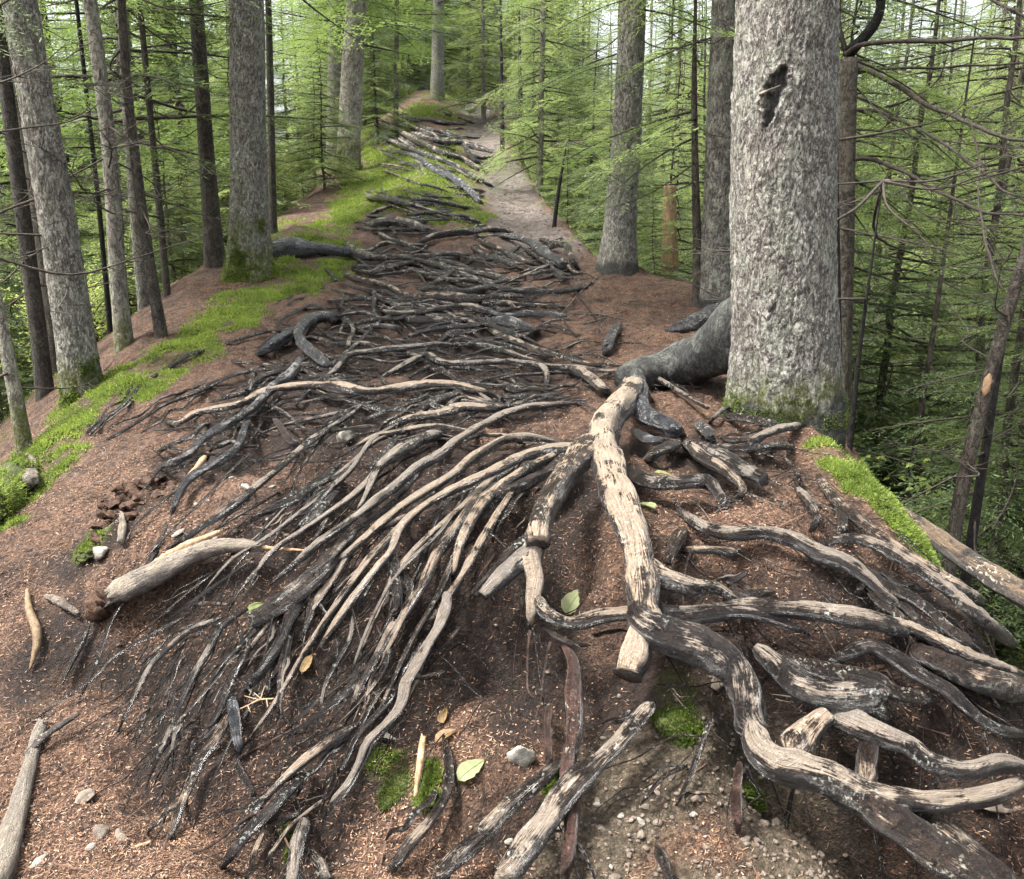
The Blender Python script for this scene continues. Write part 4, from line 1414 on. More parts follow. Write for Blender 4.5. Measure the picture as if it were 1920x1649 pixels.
traced_tree('T19', "young_conifer", "pale thin trunk on the right brink of the trail", M['bark_fine'], [(1012, 335, 13), (1015, 160, 11), (1019, 0, 10)], 9, depth=15.5, sides=14, ring=.1, crown=CROWN_SKIRT[0], dead=10, dead_h=(1, 4), crown_kw={"scale": (.8, .8, 1)})
traced_tree('T19b', "young_conifer", "short dark pole with a crossing limb right of the trail", M['bark_black'], [(977, 270, 10), (976, 200, 9), (975, 140, 7)], 4, depth=20, sides=10, ring=.1, dead=10, dead_h=(.6, 4))
traced_tree('T19c', "young_conifer", "thin dark pole nearest the trail's right brink", M['bark_black'], [(942, 268, 8), (941, 180, 7), (940, 110, 6)], 6, depth=21, sides=10, ring=.1, dead=14, dead_h=(.6, 5))
traced_tree('T19d', "young_conifer", "pale pole at the trail's upper bend", M['bark_fine'], [(907, 235, 9), (906, 120, 8), (905, 15, 7)], 9, depth=26, sides=10, ring=.15, dead=10, dead_h=(1, 6), crown=CROWN_SKIRT[1])
traced_tree('T20', "dead_sapling", "dark leaning stick of a sapling below the trail's right edge", M['bark_black'], [(1040, 412, 7), (1050, 340, 6), (1060, 285, 3), (1064, 262, 1)], 0, depth=11.6, sides=10, dead=6, dead_h=(.5, 2))
traced_tree('T21', "rotten_stump", "orange rotten snag stump behind the dead sapling", M['splinter'], [(1256, 510, 34), (1255, 420, 28), (1256, 345, 22)], 1.3, depth=10.0, sides=18, ring=.06, top_taper=.5)

# limbs of the forked tree, reaching out over the right slope
T15, b15, P15, R15 = TREES['T15']
CB = lambda X, Y: (1100 + X * .427, Y * .427)
LIMBS = [("1150,230 1210,170 1270,90 1290,0 1285,-120", 52, 40, 6.6, 6.4), ("1110,-20 1108,80 1115,150 1135,220", 18, 24, 6.5, 6.6),
         ("1130,240 1200,200 1350,180 1500,185 1700,170 1950,165", 22, 12, 6.6, 5.6), ("1100,330 1250,310 1450,300 1700,290 1950,280", 14, 8, 6.6, 6.2),
         ("1130,290 1230,305 1350,370 1480,450 1650,530 1800,590 1950,620", 26, 14, 6.6, 5.3), ("1130,480 1280,490 1420,545 1550,620 1700,730 1830,830 1950,890", 16, 10, 6.6, 5.0),
         ("1120,720 1170,700 1250,700 1400,760 1550,840 1680,910 1800,940 1950,940", 20, 11, 6.6, 5.2), ("1100,1000 1250,1025 1400,1060 1540,1085", 10, 5, 6.4, 5.6),
         ("1690,540 1720,700 1725,900 1760,1100 1830,1280", 8, 10, 5.5, 5.0), ("1590,230 1540,350 1430,430 1250,490", 5, 10, 6.0, 6.4),
         ("1380,760 1410,870 1500,940 1700,985 1950,1000", 5, 6, 6.0, 5.4), ("1740,-20 1850,40 1950,80", 14, 12, 5.2, 5.0),
         ("1150,560 1240,600 1330,540 1390,470", 7, 4, 6.4, 6.2), ("1170,380 1300,500 1450,600 1700,640 1950,700", 8, 4, 6.2, 5.6)]
for s, w0, w1, t0, t1 in LIMBS:
    q = np.array([CB(*map(float, c.split(','))) for c in s.split()])
    q = spline(q, 34)
    t = np.linspace(t0, t1, 34)
    P = at_depth(q[:, 0], q[:, 1], t)
    P[1:-1] += .012 * np.stack([fbm(P * 5, 2, k)[1:-1] for k in (1, 2, 3)], -1)
    R = np.linspace(w0, w1, 34) * .427 / FPX * t / 2 * (1 + .12 * fbm(P * 9, 2, 4))
    S = Soup()
    V, F, *_ = tube_np(P - b15, R, 8)
    S.add(V, F)
    if w0 < 30:
        for k in range(16):
            i = random.randint(5, 32)
            dv = P[min(33, i + 1)] - P[i - 1]
            dv = dv / np.linalg.norm(dv)
            sdv = RNG.normal(0, 1, 3) * [.6, .8, .6] + [0, 0, -.25]
            l = random.uniform(.08, .38)
            tw = spline([P[i], P[i] + (dv * .7 + sdv * .5) * l * .5, P[i] + (dv * .9 + sdv * .6) * l + [0, 0, -.05 * l]], 5) - b15
            V, F, *_ = tube_np(tw, np.linspace(.0035, .0012, 5), 3)
            S.add(V, F)
    obj("branch", S.mesh("branch", M['bark_black'] if w0 > 30 else M['twig']), T15)

# wound on the leaning snag: a strip of bare orange wood on its side
T18, b18, P18, R18 = TREES['T18']
q = spline([(1866, 690), (1856, 715), (1848, 745)], 10)
P = at_depth(q[:, 0] - 3, q[:, 1], TREES['T18'][1][1] / ray(np.array([1856.]), np.array([715.]))[0, 1] - .018)
V, F, *_ = tube_np(P - b18, np.array([.004, .014, .02, .022, .023, .023, .022, .02, .012, .004]), 8, disp=lambda n, a: 1 + .15 * RNG.normal(size=(n, len(a))))
w = Soup()
w.add(V, F)
obj("bare_wound", w.mesh("bare_wound", M['splinter']), T18, label="orange patch of torn bare wood")

# scar on the big spruce: ragged dark hollow with torn lips and a pale knob
TS, bS, PS, RS = TREES['S']


def on_trunk(px, py, out=0.0):
    d = ray(np.array([float(px)]), np.array([float(py)]))[0]
    best = None
    for t in np.linspace(bS[1] * .85, bS[1] * 1.1, 240):
        p = EYE + d * t
        c = np.array([np.interp(p[2], PS[:, 2], PS[:, k]) for k in range(3)])
        r = np.interp(p[2], PS[:, 2], RS)
        if np.hypot(*(p - c)[:2]) < r * 1.01 + out:
            best = p
            break
    return best if best is not None else EYE + d * bS[1]


P = spline(np.array([on_trunk(*q, .012) for q in [(1424, 178), (1436, 172), (1450, 166), (1464, 160)]]), 8) - bS
V, F, *_ = tube_np(P, np.array([.010, .009, .006, .005, .004, .004, .003, .002]), 7)
w = Soup()
w.add(V, F)
obj("snapped_twig", w.mesh("snapped_twig", M['deadwood']), TS)

# live feathery boughs on some of the traced trunks
def bough(seed, mat, k=1.0):
    q, tn, ax = fir_spray(np.random.default_rng(seed), 1.2 * k, .04, .05, .012, .55, .22)
    S = Soup()
    S.quads(q, tn)
    V, F, *_ = tube_np(ax, np.linspace(.010, .002, len(ax)), 5)
    S.add(V, F, .1, 1)
    return S.mesh("bough", [mat, M['twig']])


BOUGH = [bough(800 + k, M['needles_light'] if k < 3 else M['needles']) for k in range(5)]
brng = np.random.default_rng(71)
for key, n_, h0, h1, az in (('T11', 12, 1.9, 4.6, None), ('T12', 8, 2.0, 4.2, None), ('T13', 6, 1.2, 3.0, math.pi), ('F', 10, 2.6, 6.0, None), ('L', 4, 3.2, 4.6, None), ('T4', 6, 2.9, 4.6, None),
                            ('T5', 6, 2.6, 4.6, None), ('T7', 6, 3.0, 5.2, None), ('T7b', 8, 2.0, 6.0, None), ('T1', 4, 2.6, 3.6, None), ('T15', 5, 1.6, 3.0, 0.0), ('T6', 4, 3.2, 5.0, None)):
    T, base, Pd, Rd = TREES[key]
    for _ in range(n_):
        hh = brng.uniform(h0, h1)
        p = np.array([np.interp(hh, Pd[:, 2] - base[2], Pd[:, c]) for c in range(3)]) - base
        a = brng.uniform(0, 6.28) if az is None else az + brng.uniform(-1, 1)
        obj("bough", BOUGH[brng.integers(5)], T, p, (brng.uniform(-.3, .3), brng.uniform(-.05, .45), a), brng.uniform(.7, 1.25))

# ------------------------------------------------------------------ the roots themselves
ROOT_OBJS = []
rr = np.random.default_rng(23)


def root_mesh(P, r, wear, dive, seed, flags=''):
    n = len(P)
    s_ = np.concatenate([[0], np.cumsum(np.linalg.norm(np.diff(P, axis=0), axis=1))])
    if 's' in flags:
        k_ = np.clip(s_ / max(r[0] * 1.3, 1e-4), 0.12, 1)
        r = r * np.sqrt(1 - (1 - k_) ** 2)
    fade = sstep(0, 1, s_ / max(.05, r.max() * 3.0)) if 's' in flags else np.ones(n)
    sd = int(np.clip(6 + r.max() * 320, 7, 40))
    ph = rr.uniform(0, 6.28, 3)
    amp = float(np.clip(.05 / r.max(), .4, 1.15))
    tot = np.linalg.norm(np.diff(P, axis=0), axis=1).sum()

    def disp(n_, a):
        A, Sx = np.meshgrid(a, np.linspace(0, 1, n_) * tot)
        qq = np.stack([np.cos(A) * 1.3, np.sin(A) * 1.3, Sx * 6], -1)
        d = 1 + .20 * fbm(qq + seed * 3.1, 3, seed)
        tw = Sx * 4 + .6 * vnoise(np.stack([Sx * 6, A * 0 + seed, A * 0], -1), seed)
        d = d + .09 * np.cos(2 * A + ph[0] + tw) + .07 * np.cos(3 * A + ph[1] - tw * 1.3) + .05 * np.cos(5 * A + ph[2] + tw) + .03 * np.cos(8 * A + ph[0] - tw)
        kn = np.maximum(0, vnoise(np.stack([Sx * 5.5, A * 0 + seed, A * 0], -1), seed + 4) - .35)
        return 1 + (d - 1) * amp + kn * .7 * amp * np.maximum(0, np.cos(A - ph[2] + Sx))
    V, F, uv, top, ring = tube_np(P, r, sd, squash=1.0 + .15 * vnoise(P * 5, seed), disp=disp)
    uv = uv + [0, seed * .37]
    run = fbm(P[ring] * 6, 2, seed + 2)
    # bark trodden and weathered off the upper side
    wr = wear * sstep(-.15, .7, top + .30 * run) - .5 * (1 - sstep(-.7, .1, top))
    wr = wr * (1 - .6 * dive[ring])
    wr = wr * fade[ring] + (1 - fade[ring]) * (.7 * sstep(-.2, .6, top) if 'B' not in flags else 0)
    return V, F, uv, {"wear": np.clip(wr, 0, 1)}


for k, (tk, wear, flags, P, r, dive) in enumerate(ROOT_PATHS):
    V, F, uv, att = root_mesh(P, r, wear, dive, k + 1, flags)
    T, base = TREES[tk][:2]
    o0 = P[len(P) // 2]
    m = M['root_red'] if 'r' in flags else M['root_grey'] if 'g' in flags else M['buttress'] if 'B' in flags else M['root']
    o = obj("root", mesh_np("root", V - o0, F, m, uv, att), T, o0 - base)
    ROOT_OBJS.append((o, P, r, o0, wear, tk))

# pale splintered break on the snapped main root and on the torn one
# thin rootlets hanging and creeping off the bigger roots
rng = np.random.default_rng(77)
cnt = 0
for tries in range(2600):
    if cnt >= 330:
        break
    o, P, r, o0, wear, tk = ROOT_OBJS[rng.integers(len(ROOT_OBJS))]
    if tk == 'F' or r.max() < .006 or len(o.children) > 5:
        continue
    i = rng.integers(2, len(P) - 2)
    p = P[i]
    if p[1] > 9 or (p[1] > 4.5 and rng.uniform() < .55):
        continue
    d = P[i + 1] - P[i - 1]
    d[2] = 0
    d = d / (np.linalg.norm(d) + 1e-9)
    sgn = rng.choice([-1, 1])
    side = np.array([-d[1], d[0], 0]) * sgn
    ln = rng.uniform(.10, .42)
    m = 12
    pos = p[:2].copy()
    ang = math.atan2(*(d * rng.uniform(-.2, 1) + side * rng.uniform(.3, 1.0))[1::-1])
    # drawn downhill
    pts_, rad = [], []
    for j in range(m):
        f = j / (m - 1)
        zg = float(hground(pos[0], pos[1]))
        zz = zg + .006 + (p[2] - zg) * max(0, 1 - f * 2.2) * .8 + .012 * math.sin(f * 9 + tries) * (1 - f)
        pts_.append([pos[0], pos[1], zz])
        e = .03
        gx = float(hground(pos[0] + e, pos[1]) - hground(pos[0] - e, pos[1])) / (2 * e)
        gy = float(hground(pos[0], pos[1] + e) - hground(pos[0], pos[1] - e)) / (2 * e)
        ga = math.atan2(-gy, -gx)
        da = (ga - ang + math.pi) % (2 * math.pi) - math.pi
        ang += da * .10 * min(1, math.hypot(gx, gy) * 2) + rng.normal(0, .16)
        pos = pos + np.array([math.cos(ang), math.sin(ang)]) * ln / m
    r0 = min(r[i] * .45, rng.uniform(.0022, .0065))
    V, F, uv, top, ring = tube_np(smooth(np.array(pts_), 1), np.linspace(r0, r0 * .3, m), 5)
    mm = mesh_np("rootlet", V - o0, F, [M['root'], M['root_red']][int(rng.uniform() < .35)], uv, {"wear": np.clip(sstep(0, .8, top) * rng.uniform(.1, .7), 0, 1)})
    obj("rootlet", mm, o)
    cnt += 1

# the finest roots, beyond the few hundred that can be picked out singly: one matted part of the tree they belong to
acc = {'S': [], 'L': []}
for k in range(420):
    if k % 2:
        key, x0, y0 = 'S', rng.uniform(250, 1000), rng.uniform(760, 1420)
        a, ln = math.radians(rng.normal(126, 14)), rng.uniform(60, 220)
        if k % 3 or y0 > 1060 + x0 * .45 or x0 < 640 - (y0 - 760) * 1.1:
            continue
    else:
        key, x0, y0 = ('L', rng.uniform(430, 1120), rng.uniform(480, 760)) if k % 4 else ('S', rng.uniform(1230, 1850), rng.uniform(880, 1350))
        a, ln = rng.normal(.1 if key == 'L' else .5, .35), rng.uniform(60, 170)
        if key == 'L' and x0 - ln / 2 < 960 - (y0 - 330) * 1.5:
            continue
        if key == 'S' and x0 - 1560 > (y0 - 860):
            continue
    s5 = np.linspace(0, 1, 5)
    q = np.stack([x0 + s5 * ln * math.cos(a) + rng.normal(0, 4, 5), y0 + s5 * ln * math.sin(a) + rng.normal(0, 4, 5)], -1)
    P, r, dive = root_path(q, rng.uniform(2.2, 4.5) * np.array([1, .8, .4]), rng.uniform(0, .02), '', 2000 + k)
    P, r, dive = P[::2], r[::2], dive[::2]
    V, F, uv, top, ring = tube_np(P, r, 5)
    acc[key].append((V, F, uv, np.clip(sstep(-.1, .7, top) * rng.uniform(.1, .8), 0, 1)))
for key, lst in acc.items():
    T, base = TREES[key][:2]
    n0, VV, F4, F3, U4, U3, WW = 0, [], [], [], [], [], []
    for V, F, uv, wv in lst:
        VV.append(V)
        F4.append(F[0] + n0)
        F3.append(F[1] + n0)
        U4.append(uv[:len(F[0]) * 4])
        U3.append(uv[len(F[0]) * 4:])
        WW.append(wv)
        n0 += len(V)
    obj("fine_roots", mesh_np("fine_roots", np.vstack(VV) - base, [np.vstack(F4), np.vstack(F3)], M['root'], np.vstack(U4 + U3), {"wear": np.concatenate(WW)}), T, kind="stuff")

# ------------------------------------------------------------------ the forest on both flanks and ahead
def pole_mesh(name, seed, h, r):
    rng = np.random.default_rng(seed)
    z = np.concatenate([[-.3], np.linspace(0, 1, 5), np.linspace(1.5, h, 16)])
    P = np.stack([.05 * np.cumsum(rng.normal(0, .35, len(z))), .05 * np.cumsum(rng.normal(0, .35, len(z))), z], -1)
    P[:2, :2] = 0
    R = r * (1 - .8 * np.clip(z / h, 0, 1)) * (1 + .3 * np.exp(-np.maximum(z, 0) / .25))
    V, F, uv, att = trunk_np(P, R, 14, 0, seed)
    att.pop('height')
    att['moss'] = np.clip(1 - V[:, 2] / .7, 0, 1)
    att['damp'] = np.zeros(len(V))
    return V, F, uv, att


def pole(name, seed, h, r, mat):
    V, F, uv, att = pole_mesh(name, seed, h, r)
    return mesh_np("trunk", V, F, mat, uv, att)


POLES = [pole("trunk", 300, 12, .10, M['bark_dark']), pole("trunk", 301, 12, .13, M['bark_fine']), pole("trunk", 302, 11, .08, M['bark_dark']), pole("trunk", 303, 12, .15, M['bark'])]
POLE_YOUNG = pole("trunk", 310, 3.3, .022, M['bark_dark'])
POLE_MID = pole("trunk", 311, 6.4, .05, M['bark_dark'])


def twigs_mesh(seed, z0, z1, n):
    """all the bare lower twigs of one far tree"""
    rng = np.random.default_rng(seed)
    S = Soup()
    for k in range(n):
        L = rng.uniform(.4, 1.5)
        a = rng.uniform(0, 6.28)
        z = rng.uniform(z0, z1)
        d = np.array([math.cos(a), math.sin(a), 0])
        P = spline([[0, 0, z], d * L * .5 + [0, 0, z - .1 * L], d * L + [rng.normal(0, .1), rng.normal(0, .1), z + rng.uniform(-.2, .25) * L]], 6)
        V, F, *_ = tube_np(P, np.linspace(.009, .002, 6), 3, cap=False)
        S.add(V, F)
        for j in range(4):
            i = rng.integers(2, 6)
            dd = d * rng.uniform(.1, .4) + np.array([-d[1], d[0], 0]) * rng.choice([-1, 1]) * rng.uniform(.1, .3) + [0, 0, rng.uniform(-.1, .15)]
            V, F, *_ = tube_np(np.array([P[i], P[i] + dd * .5, P[i] + dd * 1.0 + [0, 0, .03]]), [.004, .003, .0015], 3, cap=False)
            S.add(V, F)
    return S.mesh("dead_branches", M['twig'])


TWIGS = [twigs_mesh(330 + k, 1.0, 6.0, 46) for k in range(3)]
frng = np.random.default_rng(2024)
placed = [(float(t[1][0]), float(t[1][1]), .5) for t in TREES.values()]


def free(x, y, r):
    if math.hypot(x, y) < (6.2 if x > 0 and y > 0 else 4.2):
        return False
    if -.9 + float(xleft(y)) < x < float(xright(y)) + .7 and y < 37:
        return False
    return all((x - a) ** 2 + (y - b) ** 2 > (r + c) ** 2 for a, b, c in placed)


def blocks_view(x, y, w=.5):
    """keep the clear sight line up the trail"""
    px, py, t = project(np.array([[x, y, float(hground(x, y)) + 1]]))
    if y < 40 and 690 < px[0] < 985 and abs(x - float(xpath(y))) < 2.2:
        return True
    return False


PLANTED = []


def plant(kind, x, y, label, group, category="tree", s=1.0):
    z = float(gz(np.array([x]), np.array([y]))[0])
    tilt = (frng.normal(0, .03), frng.normal(0, .03), frng.uniform(0, 6.28))
    if kind == 'tall':
        T = thing("conifer", (x, y, z - .05), label, category, group, tilt, s)
        k = frng.integers(4)
        obj("trunk", POLES[k], T)
        obj("crown", CROWN_TALL[frng.integers(3)], T)
        obj("dead_branches", TWIGS[frng.integers(3)], T, kind="stuff")
    elif kind == 'skirt':
        T = thing("fir_tree", (x, y, z - .05), label, category, group, tilt, s)
        obj("trunk", POLE_MID, T)
        obj("crown", CROWN_SKIRT[frng.integers(2)], T)
    elif kind == 'young':
        T = thing("young_fir", (x, y, z - .03), label, category, group, tilt, s)
        obj("trunk", POLE_YOUNG, T)
        obj("crown", CROWN_YOUNG[frng.integers(3)], T)
    else:
        T = thing("shrub", (x, y, z), label, "shrub", group, tilt, s)
        obj("foliage", SHRUB[frng.integers(3)], T)
    PLANTED.append((T, kind, label, group, x, y))
    placed.append((x, y, .35 if kind in ('tall', 'skirt') else .15))


def in_frame(x, y, z, m=250):
    px, py, t = project(np.array([[x, y, z]]))
    return t[0] > 1 and -m < px[0] < 1920 + m


def scatter(kind, n, box, sp, label, group, smin=.8, smax=1.25, near_bias=1.4, seen=True):
    k = 0
    for _ in range(n * 60):
        if k >= n:
            break
        x0, x1, y0, y1 = box
        x = x0 + (x1 - x0) * frng.uniform() ** near_bias
        y = y0 + (y1 - y0) * frng.uniform() ** near_bias
        if not free(x, y, sp) or blocks_view(x, y) or (seen and not in_frame(x, y, CAMZ)):
            continue
        plant(kind, x, y, label, group, s=float(frng.uniform(smin, smax)))
        k += 1


# young firs with feathery sprays along the right brink of the trail, each placed from the photograph
for (x, y, kind, s, lab) in [(1.9, 10.2, 'young', 1.15, "feathery young fir leaning over the trail's right edge before the grey spruce"),
                             (1.55, 12.5, 'skirt', .72, "light green fir overhanging the narrow trail from the right brink"),
                             (1.35, 15.5, 'skirt', .70, "mid-height fir behind the overhanging one beside the stony trail"),
                             (.95, 20.5, 'skirt', .8, "fir with thin dark poles in front, right of the upper trail"),
                             (.5, 26.0, 'skirt', .8, "fir crowding the upper bend of the trail from the right"),
                             (2.6, 8.6, 'young', .9, "low fir seedling growing between the grey spruce and the dead sapling"),
                             (2.35, 7.6, 'young', .40, "smallest fir tuft at the edge of the orange needle floor"),
                             (3.1, 11.5, 'skirt', .85, "tall light fir behind the trunk at the biggest tree's back"),
                             (-4.4, 14.5, 'young', 1.1, "dull young fir between the mossy-footed spruce and the slim trunk"),
                             (-3.7, 17.5, 'young', 1.0, "young fir close behind the slim trunk left of the trail"),
                             (-3.6, 24, 'skirt', .8, "fir standing left of the trail's mossy upper bank"),
                             (-5.6, 19, 'skirt', .9, "fir behind the mossy-footed spruce on the left flank")]:
    plant(kind, x, y, lab, None, s=s)
for (x, y, s) in [(6.5, 12, 1.7), (8.6, 14.5, 1.8), (7.4, 17.5, 1.8), (10.6, 18, 1.9), (9.4, 11.5, 1.7), (12.2, 15.5, 1.9), (5.4, 15, 1.5), (7.2, 9.2, 1.5), (14, 26, 2.2), (18, 30, 2.3), (11, 30, 2.2), (15, 36, 2.4), (21, 36, 2.4), (24, 31, 2.3), (8.5, 27, 2.0), (6.2, 24, 1.9), (9, 36, 2.3), (5.5, 33, 2.0)]:
    plant('skirt', x, y, "light green fir", "firs down the right slope", s=s)

for k in range(12):                                # low firs crowding the right brink of the trail
    y = 9.3 + 1.35 * k
    plant('young', float(xright(y)) + float(frng.uniform(.35, .8)), y, "small fir", "low firs along the trail's right brink", s=float(frng.uniform(.45, .85)))
scatter('skirt', 40, (3.2, 16, 4.6, 28), .6, "light green fir among the dense growth down the right slope", "firs down the right slope", .8, 1.3)
scatter('young', 70, (2.5, 10, 3.4, 18), .32, "small feathery fir in the undergrowth of the right slope", "saplings on the right slope", .8, 1.5)
scatter('shrub', 44, (3.6, 11, 5.5, 18), .25, "pale-leaved shrub in the undergrowth of the right slope", "shrubs on the right slope", .8, 1.6)
scatter('skirt', 60, (8, 40, 10, 60), .9, "tall light green fir in the bright wood far down the right slope", "far firs on the right", 1.5, 2.3, 1.0)
scatter('tall', 12, (6, 40, 8, 60), .9, "slender conifer in the bright wood down the right slope", "conifers down the right slope", .9, 1.4, 1.1)
scatter('tall', 52, (-3.6, -34, 7, 55), .7, "slender bare-stemmed conifer in the crowded wood on the left slope", "conifers down the left slope", .85, 1.35, 1.2)
scatter('skirt', 44, (-8, -40, 11, 60), .8, "green fir deep in the wood on the left slope", "firs down the left slope", 1.2, 2.2, 1.0)
scatter('young', 30, (-3.8, -12, 8, 26), .4, "small fir under the crowded trees on the left slope", "saplings on the left slope", .6, 1.2)
scatter('shrub', 20, (-4.5, -13, 8, 22), .3, "pale-leaved shrub under the trees of the left slope", "shrubs on the left slope", .7, 1.3)
scatter('tall', 30, (-12, 12, 38, 75), .9, "distant conifer closing the view beyond the trail's end", "conifers beyond the trail", 1.0, 1.4, 1.0)
scatter('skirt', 40, (-11, 10, 37, 62), .8, "distant light green fir beyond the trail's end", "firs beyond the trail", 1.2, 2.0, 1.0)
# unseen firs added behind and beside the viewer to block low light from there
for bx in ((-22, -5, -16, 2), (5, 22, -16, 2)):
    scatter('skirt', 7, bx, 1.2, "full fir of the wood standing behind the viewpoint", "firs behind the viewpoint", 1.4, 2.0, 1.0, seen=False)
scatter('skirt', 6, (-9, 9, -24, -9), 1.2, "full fir of the wood standing behind the viewpoint", "firs behind the viewpoint", 1.4, 2.0, 1.0, seen=False)

# tell the look-alikes apart by the landmark tree they are seen beside, counted outwards from it
MARK = {'S': "the biggest tree", 'L': "the mossy-footed spruce", 'F': "the slim trail-side trunk", 'T1': "the leaning lichen-pale spruce", 'T6': "the blackened trunk",
        'T10': "the trunk at the trail's top", 'T11': "the spruce right of the trail", 'T13': "the dead sapling", 'T18': "the leaning snag", 'T19': "the pale trail-brink trunk"}
MPX = {k: float(project(TREES[k][1][None] + [0, 0, 1.2])[0][0]) for k in MARK}
ORD = "nearest second third fourth fifth sixth seventh eighth ninth tenth eleventh twelfth thirteenth fourteenth fifteenth sixteenth seventeenth eighteenth nineteenth twentieth".split() + ["twenty-" + w for w in "first second third fourth fifth sixth seventh eighth ninth".split()] + ["outermost"]
KIND = {"low firs along the trail's right brink": "low fir on the trail's right brink", "firs down the right slope": "light green fir down the right slope", "saplings on the right slope": "feathery sapling on the right slope", "shrubs on the right slope": "leafy shrub on the right slope",
        "far firs on the right": "far fir of the right-hand wood", "conifers down the right slope": "slender far conifer of the right-hand wood", "conifers down the left slope": "bare-stemmed conifer on the left slope",
        "firs down the left slope": "green fir deep on the left slope", "saplings on the left slope": "small fir on the left slope", "shrubs on the left slope": "leafy shrub on the left slope",
        "conifers beyond the trail": "distant conifer beyond the trail", "firs beyond the trail": "distant fir beyond the trail"}
rows = {}
for T, kind, label, group, x, y in PLANTED:
    if group not in KIND:
        continue
    px = float(project(np.array([[x, y, T.location.z + 1.5]]))[0][0])
    k = min(MPX, key=lambda m: abs(MPX[m] - px))
    rows.setdefault((group, k, px > MPX[k]), []).append((abs(px - MPX[k]), T))
for (group, k, right), lst in rows.items():
    for i, (d, T) in enumerate(sorted(lst, key=lambda v: v[0])):
        T["label"] = "%s, %s %s of %s" % (KIND[group], ORD[min(i, 29)], "right" if right else "left", MARK[k])

# ------------------------------------------------------------------ loose litter, moss tufts and stones too many to count
def polar(n, d0, d1, seed, half=.95):
    rng = np.random.default_rng(seed)
    d = d0 * (d1 / d0) ** rng.uniform(0, 1, n)
    a = rng.uniform(-half, half, n)
    return d * np.sin(a), d * np.cos(a), rng


def frame_on(nv, ang):
    t = np.stack([np.cos(ang), np.sin(ang), np.zeros_like(ang)], -1)
    t = t - nv * (t * nv).sum(-1, keepdims=True)
    t /= np.linalg.norm(t, axis=-1, keepdims=True)
    return t, np.cross(nv, t)


X, Y, rng = polar(520000, 1.5, 14, 501)
k_ = (X > xleft(Y) - 2.5) & (X < xright(Y) + .8)
X, Y = X[k_], Y[k_]
Z = gz(X, Y)
mo, ba, so, tr = masks(X, Y, Z)
dens = fbm(np.stack([X, Y, 0 * X], -1) * 2.2, 3, 31)
keep = (rng.uniform(size=len(X)) > np.maximum(mo * 1.05, np.maximum(ba * .93, np.maximum(so * .80, tr * .6)))) & (rng.uniform(size=len(X)) < .75 + dens * .6) & (X > xleft(Y) - 2.5) & (X < xright(Y) + .8)
X, Y, Z = X[keep], Y[keep], Z[keep]
nv = gnormal(X, Y)
nv = nv + rng.normal(0, .22, nv.shape)
nv /= np.linalg.norm(nv, axis=1, keepdims=True)
n = len(X)
t, b = frame_on(nv, rng.uniform(0, 6.28, n))
typ = rng.uniform(size=n)
ln = np.where(typ < .72, rng.uniform(.0035, .0085, n), rng.uniform(.0016, .0042, n)) * (.85 + .07 * Y)
wd = np.where(typ < .72, rng.uniform(.0005, .0009, n), rng.uniform(.0010, .0026, n)) * (.85 + .09 * Y)
long_ = typ > .9965
ln = np.where(long_, rng.uniform(.03, .12, n), ln)
wd = np.where(long_, rng.uniform(.0014, .003, n), wd)
P0 = np.stack([X, Y, Z], -1) + nv * rng.uniform(.0015, .007, n)[:, None]
arch = nv * (ln * rng.uniform(0, .25, n))[:, None]
A = P0 - t * ln[:, None]
B = P0 + t * ln[:, None]
W = b * wd[:, None]
Vq = np.stack([A - W, A + W, B + W * .7 + arch, B - W * .7 + arch], 1)
i0 = np.arange(n)[:, None] * 4
Fq = i0 + np.array([[0, 3, 2, 1]])
pal = np.array([[.26, .145, .085], [.155, .086, .053], [.35, .22, .145], [.078, .045, .031], [.42, .31, .22], [.21, .14, .10]])
ci = rng.choice(6, n, p=[.30, .25, .16, .15, .05, .09])
ci = np.where(long_, 3, ci)
hue = .86 * pal[ci] * rng.uniform(.7, 1.25, n)[:, None]
obj("needle_litter", mesh_np("needle_litter", Vq.reshape(-1, 3), Fq, M['litter'], attrs={"hue": np.repeat(hue, 4, axis=0)}, smooth_=False), kind="stuff",
    label="fallen brown needles, bud scales and bark flakes strewn over the ridge", category="litter")

# moss: short crowded fronds on the mossy ground, on mossy stones and at the feet of trunks
def fronds(P0, nv, rng, hs, ws, dark=0.0):
    n = len(P0)
    g = nv + rng.normal(0, .5, nv.shape)
    g /= np.linalg.norm(g, axis=1, keepdims=True)
    t, b = frame_on(g, rng.uniform(0, 6.28, n))
    h, w = hs[:, None], ws[:, None]
    Q4 = np.stack([P0 - t * w, P0 + t * w, P0 + g * h + t * w * .5 + b * h * .3, P0 + g * h - t * w * .5 + b * h * .3], 1)
    return Q4, np.clip(.5 + .35 * fbm(P0 * 4, 3, 12) + rng.normal(0, .15, n) - dark, 0, 1)


rng = np.random.default_rng(502)
gx, gy, gzv, gmv = GX.ravel(), GY.ravel(), GZ.ravel(), gm.ravel()
sel = np.where((gmv > .3) & (gy > 1.5) & (gy < 34) & (gx > xleft(gy) - 1.8) & (gx < xright(gy) + 1.2))[0]
dx_, dy_ = np.gradient(xs), np.gradient(ys)
cell = (dy_[:, None] * dx_[None, :]).ravel()[sel]
wgt = cell / (gx[sel] ** 2 + gy[sel] ** 2) * gmv[sel] ** 1.5
pick = rng.choice(sel, 125000, p=wgt / wgt.sum())
X = gx[pick] + rng.uniform(-.5, .5, len(pick)) * np.broadcast_to(dx_[None, :], GX.shape).ravel()[pick]
Y = gy[pick] + rng.uniform(-.5, .5, len(pick)) * np.broadcast_to(dy_[:, None], GX.shape).ravel()[pick]
Z = gz(X, Y)
nv = gnormal(X, Y)
n = len(X)
